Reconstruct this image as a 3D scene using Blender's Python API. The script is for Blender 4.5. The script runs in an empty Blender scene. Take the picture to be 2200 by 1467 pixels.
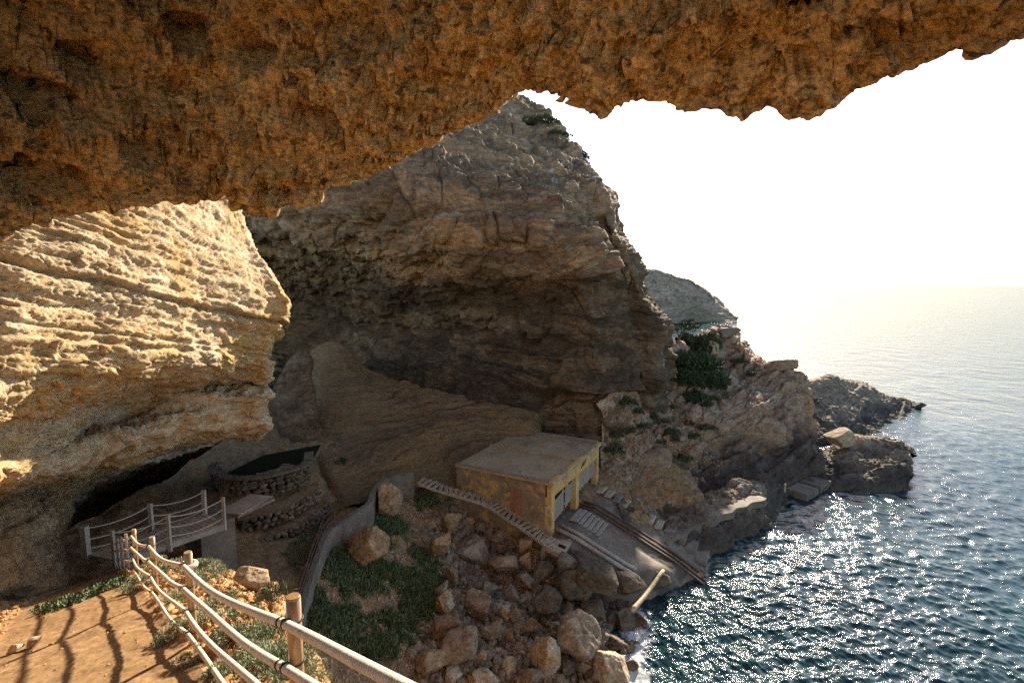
import bpy, math, random
import numpy as np

# ------------------------------------------------------------------ camera, world, sun, exposure
sc = bpy.context.scene
col = sc.collection
CAMZ = 18.6                      # metres above the sea
F = 1100.0                       # focal length in pixels of the 2200 px wide photograph
TH = math.atan(121 / 1100)
SUN_AZ, SUN_EL = math.radians(24), math.radians(24.5)

cam = bpy.data.cameras.new('camera')
cam.lens = 18; cam.sensor_width = 36; cam.clip_start = 0.05; cam.clip_end = 60000
cob = bpy.data.objects.new('camera', cam); col.objects.link(cob)
cob.location = (0, 0, CAMZ); cob.rotation_euler = (math.pi / 2 - TH, 0, 0)
sc.camera = cob

w = bpy.data.worlds.new('World'); sc.world = w; w.use_nodes = True
nt = w.node_tree
bg = nt.nodes['Background']
sky = nt.nodes.new('ShaderNodeTexSky'); sky.sky_type = 'NISHITA'; sky.sun_disc = False
sky.sun_elevation = SUN_EL; sky.sun_rotation = SUN_AZ
sky.air_density = 0.45; sky.dust_density = 0.3; sky.ozone_density = 1.0
wb = nt.nodes.new('ShaderNodeMix'); wb.data_type = 'RGBA'; wb.blend_type = 'MULTIPLY'; wb.inputs[0].default_value = 1
wb.inputs[7].default_value = (1.10, 1.0, .86, 1)          # the camera's warm daylight white balance
nt.links.new(sky.outputs[0], wb.inputs[6]); nt.links.new(wb.outputs[2], bg.inputs[0]); bg.inputs[1].default_value = 0.10

sl = bpy.data.lights.new('sun', 'SUN'); sl.energy = 3.3; sl.angle = math.radians(1.3); sl.color = (1.0, 0.87, 0.70)
so = bpy.data.objects.new('sun', sl); col.objects.link(so)
so.rotation_euler = (math.pi / 2 - SUN_EL, 0, math.pi - SUN_AZ); so.location = (30, 60, 60)

sc.view_settings.view_transform = 'Standard'; sc.view_settings.look = 'None'
sc.view_settings.gamma = 1; sc.view_settings.use_curve_mapping = False
sc.view_settings.exposure = 2.3
sc.cycles.max_bounces = 6; sc.cycles.diffuse_bounces = 4; sc.cycles.glossy_bounces = 3
sc.cycles.use_denoising = False; sc.cycles.use_adaptive_sampling = False
sc.cycles.caustics_reflective = False; sc.cycles.caustics_refractive = False
sc.cycles.sample_clamp_indirect = 3

# ------------------------------------------------------------------ helpers: geometry of the view, noise
rng = np.random.default_rng(7)
random.seed(7)
ct, st = math.cos(TH), math.sin(TH)

def ray(px, py):
    u = (px - 1100) / F; v = (733.5 - py) / F
    y = ct + v * st
    return u / y, (-st + v * ct) / y

def P(px, py, D):                # world point seen at that spot of the photograph, D metres ahead
    x, z = ray(px, py)
    return np.array([x * D, D, z * D + CAMZ])

def Pz(px, py, zr):              # the same, by height relative to the camera
    x, z = ray(px, py)
    D = zr / z
    return np.array([x * D, D, zr + CAMZ])

def proj(p):
    p = np.asarray(p, float); x, y, z = p[..., 0], p[..., 1], p[..., 2] - CAMZ
    d = y * ct - z * st; up = y * st + z * ct
    return 1100 + F * x / d, 733.5 - F * up / d

U32 = np.uint32
def _h(ix, iy, iz, seed):
    h = (ix.astype(U32) * U32(374761393)) ^ (iy.astype(U32) * U32(668265263)) ^ (iz.astype(U32) * U32(2147483647 - 58))
    h = h + U32((seed * 974711 + 1013904223) & 0xffffffff)
    h = (h ^ (h >> U32(13))) * U32(1274126177)
    h = (h ^ (h >> U32(16))) * U32(2246822519)
    return h ^ (h >> U32(15))

def perlin(p, seed=0):
    p = np.asarray(p, np.float32)
    i = np.floor(p).astype(np.int64); f = p - i
    u = f * f * f * (f * (f * 6 - 15) + 10)
    r = np.zeros(len(p), np.float32)
    for dx in (0, 1):
        wx = u[:, 0] if dx else 1 - u[:, 0]
        for dy in (0, 1):
            wy = u[:, 1] if dy else 1 - u[:, 1]
            for dz in (0, 1):
                wz = u[:, 2] if dz else 1 - u[:, 2]
                h = _h(i[:, 0] + dx, i[:, 1] + dy, i[:, 2] + dz, seed)
                gx = (h & U32(1023)).astype(np.float32) / 511.5 - 1
                gy = ((h >> U32(10)) & U32(1023)).astype(np.float32) / 511.5 - 1
                gz = ((h >> U32(20)) & U32(1023)).astype(np.float32) / 511.5 - 1
                r += wx * wy * wz * (gx * (f[:, 0] - dx) + gy * (f[:, 1] - dy) + gz * (f[:, 2] - dz))
    return r * 1.25

def fbm(p, o=4, seed=0, gain=0.5, lac=2.03):
    r = 0; a = 1.0; p = np.asarray(p, np.float32)
    for k in range(o):
        r = r + a * perlin(p, seed + k * 17); p = p * lac + 3.1; a *= gain
    return r

def ridged(p, o=4, seed=0, gain=0.5, lac=2.1):
    r = 0; a = 1.0; p = np.asarray(p, np.float32)
    for k in range(o):
        r = r + a * (0.5 - np.abs(perlin(p, seed + k * 13)) * 1.6); p = p * lac + 1.7; a *= gain
    return r

def worley(p, seed=0):           # F1, F2 and a random number of the nearest cell
    p = np.asarray(p, np.float32)
    i = np.floor(p).astype(np.int64); f = p - i
    F1 = np.full(len(p), 9.0, np.float32); F2 = F1.copy(); cid = np.zeros(len(p), np.float32)
    for dx in (-1, 0, 1):
        for dy in (-1, 0, 1):
            for dz in (-1, 0, 1):
                h = _h(i[:, 0] + dx, i[:, 1] + dy, i[:, 2] + dz, seed)
                ax = dx + (h & U32(1023)).astype(np.float32) / 1023 - f[:, 0]
                ay = dy + ((h >> U32(10)) & U32(1023)).astype(np.float32) / 1023 - f[:, 1]
                az = dz + ((h >> U32(20)) & U32(1023)).astype(np.float32) / 1023 - f[:, 2]
                d = ax * ax + ay * ay + az * az
                c = ((h >> U32(5)) & U32(65535)).astype(np.float32) / 65535
                near = d < F1
                F2 = np.where(near, F1, np.minimum(F2, d)); cid = np.where(near, c, cid); F1 = np.where(near, d, F1)
    return np.sqrt(F1), np.sqrt(F2), cid

def sst(a, b, x):
    t = np.clip((x - a) / (b - a), 0, 1); return t * t * (3 - 2 * t)

def hash1(i, seed):
    i = i.astype(np.int64)
    return (_h(i, i * 0 + 7, i * 0 + 3, seed) & U32(65535)).astype(np.float32) / 65535

def strata(s, p, h, seed, soft=0.25):
    """ledges: each bed of thickness ~h stands proud or back by a random amount, -0.5..0.5, with an open joint below it"""
    k = s / h; i = np.floor(k); f = k - i
    def off(ii):
        q = np.stack([p[:, 0] * 0.35 / max(h, .3) ** .6, p[:, 1] * 0.35 / max(h, .3) ** .6, ii * 7.31], 1)
        return hash1(ii, seed) - 0.5 + 0.7 * perlin(q, seed + 5)
    a, b = off(i), off(i + 1)
    t = sst(1 - soft, 1, f)
    return a * (1 - t) + b * t - 0.35 * np.exp(-((f - (1 - soft * .5)) / (soft * .35)) ** 2)

# ------------------------------------------------------------------ helpers: meshes and objects
def mesh_from(name, V, Q, smooth=True):
    """V (n,3), Q (m,3 or 4) numpy arrays"""
    V = np.asarray(V, np.float32); Q = np.asarray(Q, np.int32)
    me = bpy.data.meshes.new(name)
    n, k = Q.shape
    me.vertices.add(len(V)); me.vertices.foreach_set('co', V.ravel())
    me.loops.add(n * k); me.loops.foreach_set('vertex_index', Q.ravel())
    me.polygons.add(n); me.polygons.foreach_set('loop_start', np.arange(0, n * k, k, dtype=np.int32))
    me.polygons.foreach_set('loop_total', np.full(n, k, np.int32))
    me.polygons.foreach_set('use_smooth', np.full(n, smooth, bool))
    me.update(calc_edges=True); me.validate()
    return me

def grid_faces(nr, nc, flip=False):
    a = np.arange(nr * nc).reshape(nr, nc)
    q = np.stack([a[:-1, :-1], a[:-1, 1:], a[1:, 1:], a[1:, :-1]], -1).reshape(-1, 4)
    return q[:, ::-1] if flip else q

def put(name, me, mat, parent=None, loc=None):
    o = bpy.data.objects.new(name, me); col.objects.link(o)
    if mat is not None and not me.materials: me.materials.append(mat)
    if parent: o.parent = parent
    if loc is not None: o.location = loc
    return o

def tag(o, label=None, cat=None, group=None, kind=None):
    if label: o['label'] = label
    if cat: o['category'] = cat
    if group: o['group'] = group
    if kind: o['kind'] = kind
    return o

def thing(name, loc, label, cat, group=None):
    o = bpy.data.objects.new(name, None); col.objects.link(o); o.location = loc; o.empty_display_size = .2
    return tag(o, label, cat, group)

class MB:
    """collects boxes, bars and tubes and links them as ONE mesh object"""
    def __init__(s): s.v = []; s.f = []; s.n = 0
    def add(s, V, Fs):
        s.v.extend([tuple(map(float, x)) for x in V]); s.f.extend([tuple(i + s.n for i in f) for f in Fs]); s.n = len(s.v)
    def box(s, c, ax, ay, az, bev=0.0):
        """centre and three half-extent vectors; bevel chamfers the long edges"""
        c, ax, ay, az = (np.asarray(q, float) for q in (c, ax, ay, az))
        if bev <= 0:
            V = [c + i * ax + j * ay + k * az for i in (-1, 1) for j in (-1, 1) for k in (-1, 1)]
            s.add(V, [(0, 1, 3, 2), (4, 6, 7, 5), (0, 4, 5, 1), (2, 3, 7, 6), (0, 2, 6, 4), (1, 5, 7, 3)])
        else:
            ly, lz = np.linalg.norm(ay), np.linalg.norm(az)
            b = min(bev, ly * .8, lz * .8); ey, ez = 1 - b / ly, 1 - b / lz
            prof = [(-ey, -1), (ey, -1), (1, -ez), (1, ez), (ey, 1), (-ey, 1), (-1, ez), (-1, -ez)]
            V = [c + i * ax + a * ay + d * az for i in (-1, 1) for a, d in prof]
            s.add(V, [(k, (k + 1) % 8, 8 + (k + 1) % 8, 8 + k) for k in range(8)] + [tuple(range(7, -1, -1)), tuple(range(8, 16))])
    def bar(s, a, b, wd, hg, up=(0, 0, 1), bev=0.0):
        a, b = np.asarray(a, float), np.asarray(b, float); d = b - a; L = np.linalg.norm(d); d /= L
        sd = np.cross(d, up); sd /= np.linalg.norm(sd); u = np.cross(sd, d)
        s.box((a + b) / 2, d * L / 2, sd * wd / 2, u * hg / 2, bev)
    def tube(s, pts, r, seg=10, cap=True, rf=None):
        pts = np.asarray(pts, float); n = len(pts)
        T = np.gradient(pts, axis=0); T /= np.linalg.norm(T, axis=1)[:, None]
        ref = np.array([0, 0, 1.0]) if abs(T[0][2]) < .9 else np.array([1.0, 0, 0])
        N = np.cross(T, ref); N /= np.linalg.norm(N, axis=1)[:, None]; B = np.cross(N, T)
        th = np.linspace(0, 2 * np.pi, seg, endpoint=False)
        R = np.broadcast_to(np.asarray(r, float), (n,))[:, None] * np.ones(seg)[None, :]
        if rf is not None: R = R * rf(np.arange(n)[:, None], th[None, :])
        V = pts[:, None, :] + R[..., None] * (np.cos(th)[None, :, None] * N[:, None, :] + np.sin(th)[None, :, None] * B[:, None, :])
        Fs = [(i * seg + j, i * seg + (j + 1) % seg, (i + 1) * seg + (j + 1) % seg, (i + 1) * seg + j) for i in range(n - 1) for j in range(seg)]
        if cap: Fs += [tuple(range(seg - 1, -1, -1)), tuple((n - 1) * seg + j for j in range(seg))]
        s.add(V.reshape(-1, 3), Fs)
    def build(s, name, mat, parent=None, origin=None, smooth=False):
        me = bpy.data.meshes.new(name)
        o0 = np.asarray(origin if origin is not None else (parent.location if parent else (0, 0, 0)), float)
        me.from_pydata([tuple(np.asarray(v) - o0) for v in s.v], [], s.f)
        if smooth:
            me.polygons.foreach_set('use_smooth', np.ones(len(me.polygons), bool))
        me.update()
        o = put(name, me, mat, parent)
        if parent is None: o.location = o0
        return o

def cr(ctrl, t):
    """Catmull-Rom along axis 0 at parameters t in [0, n-1]"""
    n = len(ctrl); i = np.clip(np.floor(t).astype(int), 0, n - 2); f = (t - i)
    ext = np.concatenate([2 * ctrl[:1] - ctrl[1:2], ctrl, 2 * ctrl[-1:] - ctrl[-2:-1]], 0)
    p0, p1, p2, p3 = ext[i], ext[i + 1], ext[i + 2], ext[i + 3]
    f = f.reshape(-1, *([1] * (ctrl.ndim - 1)))
    return 0.5 * (2 * p1 + (p2 - p0) * f + (2 * p0 - 5 * p1 + 4 * p2 - p3) * f ** 2 + (3 * p1 - p0 - 3 * p2 + p3) * f ** 3)

def spaced(ctrl, axis, n):
    """n parameters, spread over the spans by how long each looks"""
    c = np.moveaxis(ctrl, axis, 0)
    seg = np.linalg.norm(c[1:] - c[:-1], axis=-1).mean(1) / (0.3 + np.linalg.norm((c[1:] + c[:-1]) / 2 - np.array([0, 0, CAMZ]), axis=-1).mean(1))
    seg = np.maximum(seg, seg.mean() * .15)
    cum = np.concatenate([[0], np.cumsum(seg)]); cum /= cum[-1]
    return np.interp(np.linspace(0, 1, n), cum, np.arange(len(cum)))

def loft(ctrl, nr, nc):
    ctrl = np.asarray(ctrl, float)
    tr, tc = spaced(ctrl, 0, nr), spaced(ctrl, 1, nc)
    g = cr(ctrl, tr)
    return np.swapaxes(cr(np.swapaxes(g, 0, 1), tc), 0, 1)

def grid_normals(G, towards=None):
    du = np.gradient(G, axis=1); dv = np.gradient(G, axis=0)
    n = np.cross(du, dv); n /= np.linalg.norm(n, axis=-1)[..., None] + 1e-9
    flip = False
    t = np.asarray(towards if towards is not None else (0, 0, CAMZ), float)
    if np.mean(np.sum(n * (t - G), -1)) < 0: n = -n; flip = True
    return n, flip

def rock_sheet(name, G, disp, mat, towards=None, passes=1, kind='structure'):
    nr, nc, _ = G.shape
    n, flip = grid_normals(G, towards)
    p = G.reshape(-1, 3); n = n.reshape(-1, 3)
    d = disp(p, n)
    V = p + (n * d[:, None] if d.ndim == 1 else d)
    me = mesh_from(name, V, grid_faces(nr, nc, not flip))
    o = put(name, me, mat); tag(o, kind=kind)
    return o, V.reshape(nr, nc, 3)

def tps(ctrl, X, Y, reg=0.02):
    c = np.asarray(ctrl, float); n = len(c)
    def k(r2): return r2 * np.log(r2 + 1e-9)
    d2 = (c[:, None, 0] - c[None, :, 0]) ** 2 + (c[:, None, 1] - c[None, :, 1]) ** 2
    A = np.zeros((n + 3, n + 3)); A[:n, :n] = k(d2) + reg * np.eye(n) * 10
    A[:n, n] = 1; A[:n, n + 1:] = c[:, :2]; A[n, :n] = 1; A[n + 1:, :n] = c[:, :2].T
    wgt = np.linalg.solve(A, np.concatenate([c[:, 2], [0, 0, 0]]))
    Z = wgt[n] + wgt[n + 1] * X + wgt[n + 2] * Y
    for i in range(n): Z = Z + wgt[i] * k((X - c[i, 0]) ** 2 + (Y - c[i, 1]) ** 2)
    return Z

def inside(px, py, poly):
    px, py = np.asarray(px), np.asarray(py); r = np.zeros(px.shape, bool); n = len(poly)
    for i in range(n):
        x1, y1 = poly[i]; x2, y2 = poly[(i + 1) % n]
        c = ((y1 > py) != (y2 > py)) & (px < (x2 - x1) * (py - y1) / (y2 - y1 + 1e-9) + x1)
        r ^= c
    return r

# ------------------------------------------------------------------ materials
class N:
    def __init__(s, name):
        s.m = bpy.data.materials.new(name); s.m.use_nodes = True
        s.t = s.m.node_tree; s.b = s.t.nodes['Principled BSDF']
    def n(s, ty, **kw):
        x = s.t.nodes.new('ShaderNode' + ty)
        for k, v in kw.items():
            if k.startswith('i_'): x.inputs[k[2:].replace('_', ' ')].default_value = v
            else: setattr(x, k, v)
        return x
    def l(s, a, b): s.t.links.new(a, b)
    def pos(s, scale=(1, 1, 1), rot=(0, 0, 0), obj=False):
        g = s.n('TexCoord').outputs['Object'] if obj else s.n('NewGeometry').outputs['Position']
        m = s.n('Mapping'); m.inputs['Scale'].default_value = scale; m.inputs['Rotation'].default_value = rot
        s.l(g, m.inputs['Vector']); return m.outputs[0]
    def noise(s, vec, scale, detail=6, rough=.55, dist=0.0):
        x = s.n('TexNoise'); x.inputs['Scale'].default_value = scale; x.inputs['Detail'].default_value = detail
        x.inputs['Roughness'].default_value = rough; x.inputs['Distortion'].default_value = dist
        s.l(vec, x.inputs['Vector']); return x.outputs['Fac']
    def ramp(s, fac, stops):
        r = s.n('ValToRGB'); e = r.color_ramp.elements
        while len(e) < len(stops): e.new(.5)
        for x, (p, c) in zip(e, stops):
            x.position = p; x.color = (*c, 1) if isinstance(c, tuple) else (c, c, c, 1)
        s.l(fac, r.inputs[0]); return r.outputs[0]
    def mix(s, fac, a, b, mode='MIX'):
        x = s.n('Mix', data_type='RGBA', blend_type=mode)
        for sock, v in ((x.inputs[0], fac), (x.inputs[6], a), (x.inputs[7], b)):
            if hasattr(v, 'is_linked'): s.l(v, sock)
            elif isinstance(v, tuple): sock.default_value = (*v, 1)
            else: sock.default_value = v
        return x.outputs[2]
    def math(s, op, a, b=0.0):
        x = s.n('Math', operation=op)
        for sock, v in ((x.inputs[0], a), (x.inputs[1], b)):
            if hasattr(v, 'is_linked'): s.l(v, sock)
            else: sock.default_value = v
        return x.outputs[0]
    def bump(s, h, strength, dist, prev=None):
        x = s.n('Bump'); x.inputs['Strength'].default_value = strength; x.inputs['Distance'].default_value = dist
        s.l(h, x.inputs['Height'])
        if prev: s.l(prev, x.inputs['Normal'])
        return x.outputs[0]
    def out(s, color, rough=.9, normal=None, spec=.3, metal=0.0):
        if hasattr(color, 'is_linked'): s.l(color, s.b.inputs['Base Color'])
        else: s.b.inputs['Base Color'].default_value = (*color, 1)
        if hasattr(rough, 'is_linked'): s.l(rough, s.b.inputs['Roughness'])
        else: s.b.inputs['Roughness'].default_value = rough
        s.b.inputs['Specular IOR Level'].default_value = spec; s.b.inputs['Metallic'].default_value = metal
        if normal: s.l(normal, s.b.inputs['Normal'])
        return s.m

def rock_mat(name, dark, mid, light, patch, size=1.0, squash=1.0, rot=(0, 0, 0), bump=.6, bd=.08, tide=None, stain=None, obj=False, pits=.5, spots=0.0, lichen=0.0, mott=.6, bed=None):
    """size: metres of the main mottling; squash > 1 draws the grain out along the beds; tide: height of the black splash zone"""
    k = N(name)
    v = k.pos((1, 1, squash), rot, obj)
    v0 = k.pos((1, 1, 1), (0, 0, 0), obj)
    a = k.noise(v, .9 / size, 9, .62, .4)
    c = k.ramp(a, [(.26, dark), (.46, mid), (.72, light)])
    b = k.noise(v0, .22 / size, 5, .6, .8)
    c = k.mix(k.ramp(b, [(.46, 0.0), (.64, .85)]), c, patch)
    f = k.noise(v, 9 / size, 6, .7)
    c = k.mix(.55, c, k.ramp(f, [(.36, .42), (.5, .95), (.64, 1.3)]), 'MULTIPLY')
    md = k.noise(v, 3.4 / size, 5, .62, .7)
    c = k.mix(mott, c, k.ramp(md, [(.37, .32), (.47, .85), (.53, 1.05), (.63, 1.4)]), 'MULTIPLY')
    g = k.noise(v0, 38 / size, 3, .6)
    c = k.mix(.4, c, k.ramp(g, [(.38, .5), (.62, 1.25)]), 'MULTIPLY')
    if lichen:                                             # black mineral and lichen staining in bands along the beds
        ln = k.noise(k.pos((.6, .6, 1.8)), .24, 11, .72, .5)
        c = k.mix(k.ramp(ln, [(.46, 0.0), (.55, lichen)]), c, (.055, .042, .030))
    if bed:                                                # darker thin bedded stratum, extended lower to paint the hollow's shade into the colour
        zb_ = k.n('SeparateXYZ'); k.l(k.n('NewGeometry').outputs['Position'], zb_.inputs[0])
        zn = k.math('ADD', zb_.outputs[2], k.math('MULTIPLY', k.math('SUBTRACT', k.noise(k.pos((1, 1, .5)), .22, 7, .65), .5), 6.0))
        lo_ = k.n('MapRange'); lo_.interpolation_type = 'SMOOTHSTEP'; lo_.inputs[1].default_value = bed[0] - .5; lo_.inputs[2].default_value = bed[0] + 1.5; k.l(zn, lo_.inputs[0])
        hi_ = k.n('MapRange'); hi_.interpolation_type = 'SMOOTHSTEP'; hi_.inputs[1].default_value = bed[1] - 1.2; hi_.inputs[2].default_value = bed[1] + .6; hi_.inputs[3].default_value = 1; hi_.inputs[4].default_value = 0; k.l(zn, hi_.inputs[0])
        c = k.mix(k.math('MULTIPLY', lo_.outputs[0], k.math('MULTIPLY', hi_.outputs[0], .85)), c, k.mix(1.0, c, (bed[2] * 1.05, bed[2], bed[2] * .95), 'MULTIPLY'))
    if stain:
        sv = k.pos((1, 1, .18)); sn = k.noise(sv, stain[0], 6, .65, .3)
        reg = k.noise(v0, stain[1], 3, .5)
        m = k.math('MULTIPLY', k.ramp(sn, [(.56, 0.0), (.66, 1.0)]), k.ramp(reg, [(stain[3], 0.0), (stain[3] + .08, .8)]))
        c = k.mix(m, c, stain[2])
    if spots:
        sn = k.noise(v, 1.5 / size, 6, .6, .4)
        c = k.mix(k.ramp(sn, [(.37, spots), (.42, 0.0)]), c, tuple(x * .35 for x in dark))
        sn = k.noise(v, 1.1 / size, 6, .65, 1.4)
        c = k.mix(k.ramp(sn, [(.57, 0.0), (.63, spots * .6)]), c, light)
    if tide is not None:
        z = k.n('SeparateXYZ'); k.l(k.n('NewGeometry').outputs['Position'], z.inputs[0])
        zz = k.math('ADD', z.outputs[2], k.math('MULTIPLY', k.math('SUBTRACT', k.noise(v0, .35, 5, .6), .5), 4.5))
        m = k.n('MapRange'); m.inputs[1].default_value = tide - .8; m.inputs[2].default_value = tide + .9
        m.inputs[3].default_value = .82; m.inputs[4].default_value = 0; k.l(zz, m.inputs[0])
        c = k.mix(m.outputs[0], c, (.040, .034, .030))
        lo = k.n('MapRange'); lo.inputs[1].default_value = .15; lo.inputs[2].default_value = .75; lo.inputs[3].default_value = .75; lo.inputs[4].default_value = 0
        k.l(z.outputs[2], lo.inputs[0])
        c = k.mix(lo.outputs[0], c, (.10, .085, .055))
    h1 = k.noise(v, 3.0 / size, 10, .68, .5)
    vo = k.n('TexVoronoi'); vo.inputs['Scale'].default_value = 5.5 / size; k.l(v, vo.inputs['Vector'])
    pt = k.ramp(vo.outputs['Distance'], [(.05, 0.0), (.38, 1.0)])
    h = k.math('ADD', h1, k.math('MULTIPLY', pt, pits * .35))
    nrm = k.bump(h, bump, bd * size)
    nrm = k.bump(k.noise(v0, 24 / size, 6, .7), bump * .8, bd * .22 * size, nrm)
    return k.out(c, .92, nrm, .2)

M = {}
M['ceiling'] = rock_mat('ochre_cave_rock', (.16, .095, .036), (.47, .285, .11), (.60, .42, .20), (.42, .265, .12), .42, 1.6, bump=1.0, bd=.26, spots=.85, mott=.85)
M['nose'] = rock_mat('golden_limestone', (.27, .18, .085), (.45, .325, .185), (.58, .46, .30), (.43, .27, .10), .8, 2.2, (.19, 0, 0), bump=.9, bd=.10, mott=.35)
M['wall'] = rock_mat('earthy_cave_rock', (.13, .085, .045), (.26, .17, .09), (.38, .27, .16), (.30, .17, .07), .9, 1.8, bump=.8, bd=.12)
M['cliff'] = rock_mat('brown_cliff_rock', (.12, .075, .038), (.30, .20, .11), (.45, .33, .205), (.36, .22, .105), 1.7, 2.6, bump=.8, bd=.14, stain=(.9, .09, (.50, .47, .43), .60), lichen=.6, bed=(CAMZ - 15, CAMZ + .9, .36))  # bed reaches down so its dark colour also paints shade in the hollow
M['headland'] = rock_mat('grey_brown_shore_rock', (.12, .085, .052), (.28, .195, .125), (.42, .32, .22), (.31, .18, .09), 1.5, 1.8, bump=.8, bd=.14, tide=3.4)
M['point'] = rock_mat('dark_shore_rock', (.10, .078, .056), (.23, .175, .125), (.38, .30, .21), (.19, .14, .09), 1.1, 1.5, (0.2, .2, 0), bump=.9, bd=.16, tide=1.5)
M['far'] = rock_mat('far_grey_rock', (.20, .145, .095), (.34, .255, .17), (.45, .345, .24), (.21, .17, .09), 7, 1.8, bump=.7, bd=.12)
M['boulder'] = rock_mat('boulder_rock', (.10, .072, .046), (.215, .158, .105), (.36, .28, .195), (.20, .135, .08), .7, 1.2, bump=.7, bd=.09, obj=False)
M['pale_boulder'] = rock_mat('pale_boulder_rock', (.19, .135, .08), (.36, .265, .165), (.50, .40, .27), (.32, .21, .11), .6, 1.2, bump=.7, bd=.07)
M['red_boulder'] = rock_mat('reddish_boulder_rock', (.13, .078, .04), (.28, .18, .095), (.42, .30, .18), (.26, .155, .075), .6, 1.3, bump=.7, bd=.08)
M['wet_boulder'] = rock_mat('wet_boulder_rock', (.05, .036, .024), (.12, .088, .058), (.21, .16, .11), (.08, .066, .04), .7, 1.2, bump=.7, bd=.09)
M['sand'] = rock_mat('sandy_rock', (.085, .052, .025), (.185, .118, .056), (.25, .165, .085), (.20, .12, .052), 1.2, 9, bump=.9, bd=.09, pits=.2, lichen=.25, mott=.55)
M['cove'] = rock_mat('earth_and_rubble', (.10, .062, .03), (.21, .135, .066), (.31, .21, .115), (.24, .13, .055), .5, 1.0, bump=.9, bd=.10, tide=.9)
M['path'] = rock_mat('trodden_earth', (.16, .092, .040), (.25, .145, .062), (.34, .21, .10), (.23, .13, .052), .5, 1.0, bump=.6, bd=.03, pits=.15, mott=.3)
M['mound'] = rock_mat('orange_earth', (.24, .125, .05), (.42, .24, .10), (.55, .36, .19), (.40, .21, .08), .3, 1.0, bump=.9, bd=.06)

def plain(name, dark, light, scale, rough=.85, bump=.3, bd=.01, stretch=(1, 1, 1), spec=.3, extra=None):
    k = N(name); v = k.pos(stretch, obj=False)
    a = k.noise(v, scale, 8, .65, .3)
    c = k.ramp(a, [(.3, dark), (.7, light)])
    if extra:
        for (sc_, lo, colr) in extra:
            c = k.mix(k.ramp(k.noise(v, sc_, 6, .65, .5), [(lo, 0.0), (lo + .07, .9)]), c, colr)
    f = k.noise(v, scale * 9, 4, .6)
    c = k.mix(.45, c, k.ramp(f, [(.3, .6), (.7, 1.15)]), 'MULTIPLY')
    return k.out(c, rough, k.bump(f, bump, bd), spec)

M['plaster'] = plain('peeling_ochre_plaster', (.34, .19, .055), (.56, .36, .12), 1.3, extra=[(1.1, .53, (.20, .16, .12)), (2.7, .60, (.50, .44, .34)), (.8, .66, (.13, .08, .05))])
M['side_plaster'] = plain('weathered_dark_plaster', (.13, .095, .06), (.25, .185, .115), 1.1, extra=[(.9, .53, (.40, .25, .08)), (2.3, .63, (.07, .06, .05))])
M['concrete'] = plain('weathered_concrete', (.14, .115, .085), (.25, .21, .16), .9, extra=[(.7, .60, (.15, .115, .08)), (3.0, .64, (.38, .34, .28))])
M['slip'] = plain('algae_stained_concrete', (.10, .078, .055), (.21, .17, .125), .7, extra=[(.5, .55, (.075, .058, .04)), (.9, .62, (.21, .185, .09)), (2.2, .62, (.26, .22, .17))], bump=.6, bd=.04)
M['roof'] = plain('dusty_roof_screed', (.25, .175, .095), (.37, .27, .155), .8, extra=[(.6, .58, (.17, .125, .08))])
M['greywall'] = plain('grey_rendered_wall', (.10, .082, .058), (.19, .158, .12), 1.2, extra=[(.9, .56, (.10, .075, .05)), (2.5, .6, (.27, .24, .2))], bump=.6, bd=.03)
M['oldwood'] = plain('silvery_old_wood', (.22, .185, .15), (.40, .35, .29), 3, stretch=(1, 1, .25), bump=.4)
M['treadwood'] = plain('pale_worn_wood', (.26, .20, .135), (.44, .36, .25), 2.2, bump=.4)
M['greyslat'] = plain('grey_painted_board', (.20, .165, .12), (.30, .25, .19), 3, stretch=(1, 1, .2))
M['redwood'] = plain('red_brown_door_wood', (.17, .075, .04), (.28, .14, .075), 3, stretch=(1, 1, .2))
M['postwood'] = plain('varnished_post_wood', (.20, .105, .045), (.42, .25, .12), 5, rough=.28, stretch=(1, 1, .12), bump=.15, bd=.004, spec=.6)
M['whitewood'] = plain('whitewashed_wood', (.26, .22, .17), (.42, .37, .30), 4, stretch=(1, 1, .3))
M['log'] = plain('bleached_log', (.38, .27, .14), (.58, .44, .26), 3, extra=[(2.0, .62, (.16, .10, .06))])
M['rope'] = plain('cream_rope', (.50, .42, .29), (.70, .62, .47), 14, rough=.8, bump=.4, bd=.004)
M['oldrope'] = plain('greyed_rope', (.36, .31, .23), (.52, .46, .36), 14, rough=.9)
M['iron'] = plain('rusty_iron', (.045, .03, .022), (.12, .07, .045), 6, rough=.75)
M['pipe'] = plain('weathered_rail_pipe', (.20, .165, .14), (.36, .32, .28), 3, rough=.6)
M['black'] = plain('black_band', (.012, .011, .010), (.03, .027, .024), 8, rough=.5)
M['stone'] = plain('dry_stone', (.07, .05, .03), (.19, .14, .085), 2.2, bump=.7, bd=.04)
M['dirt'] = plain('loose_stones', (.25, .16, .085), (.46, .33, .20), 2.0, bump=.6, bd=.03)
M['greenmat'] = plain('green_matting', (.028, .062, .028), (.05, .10, .045), 8, bump=.4)

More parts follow.
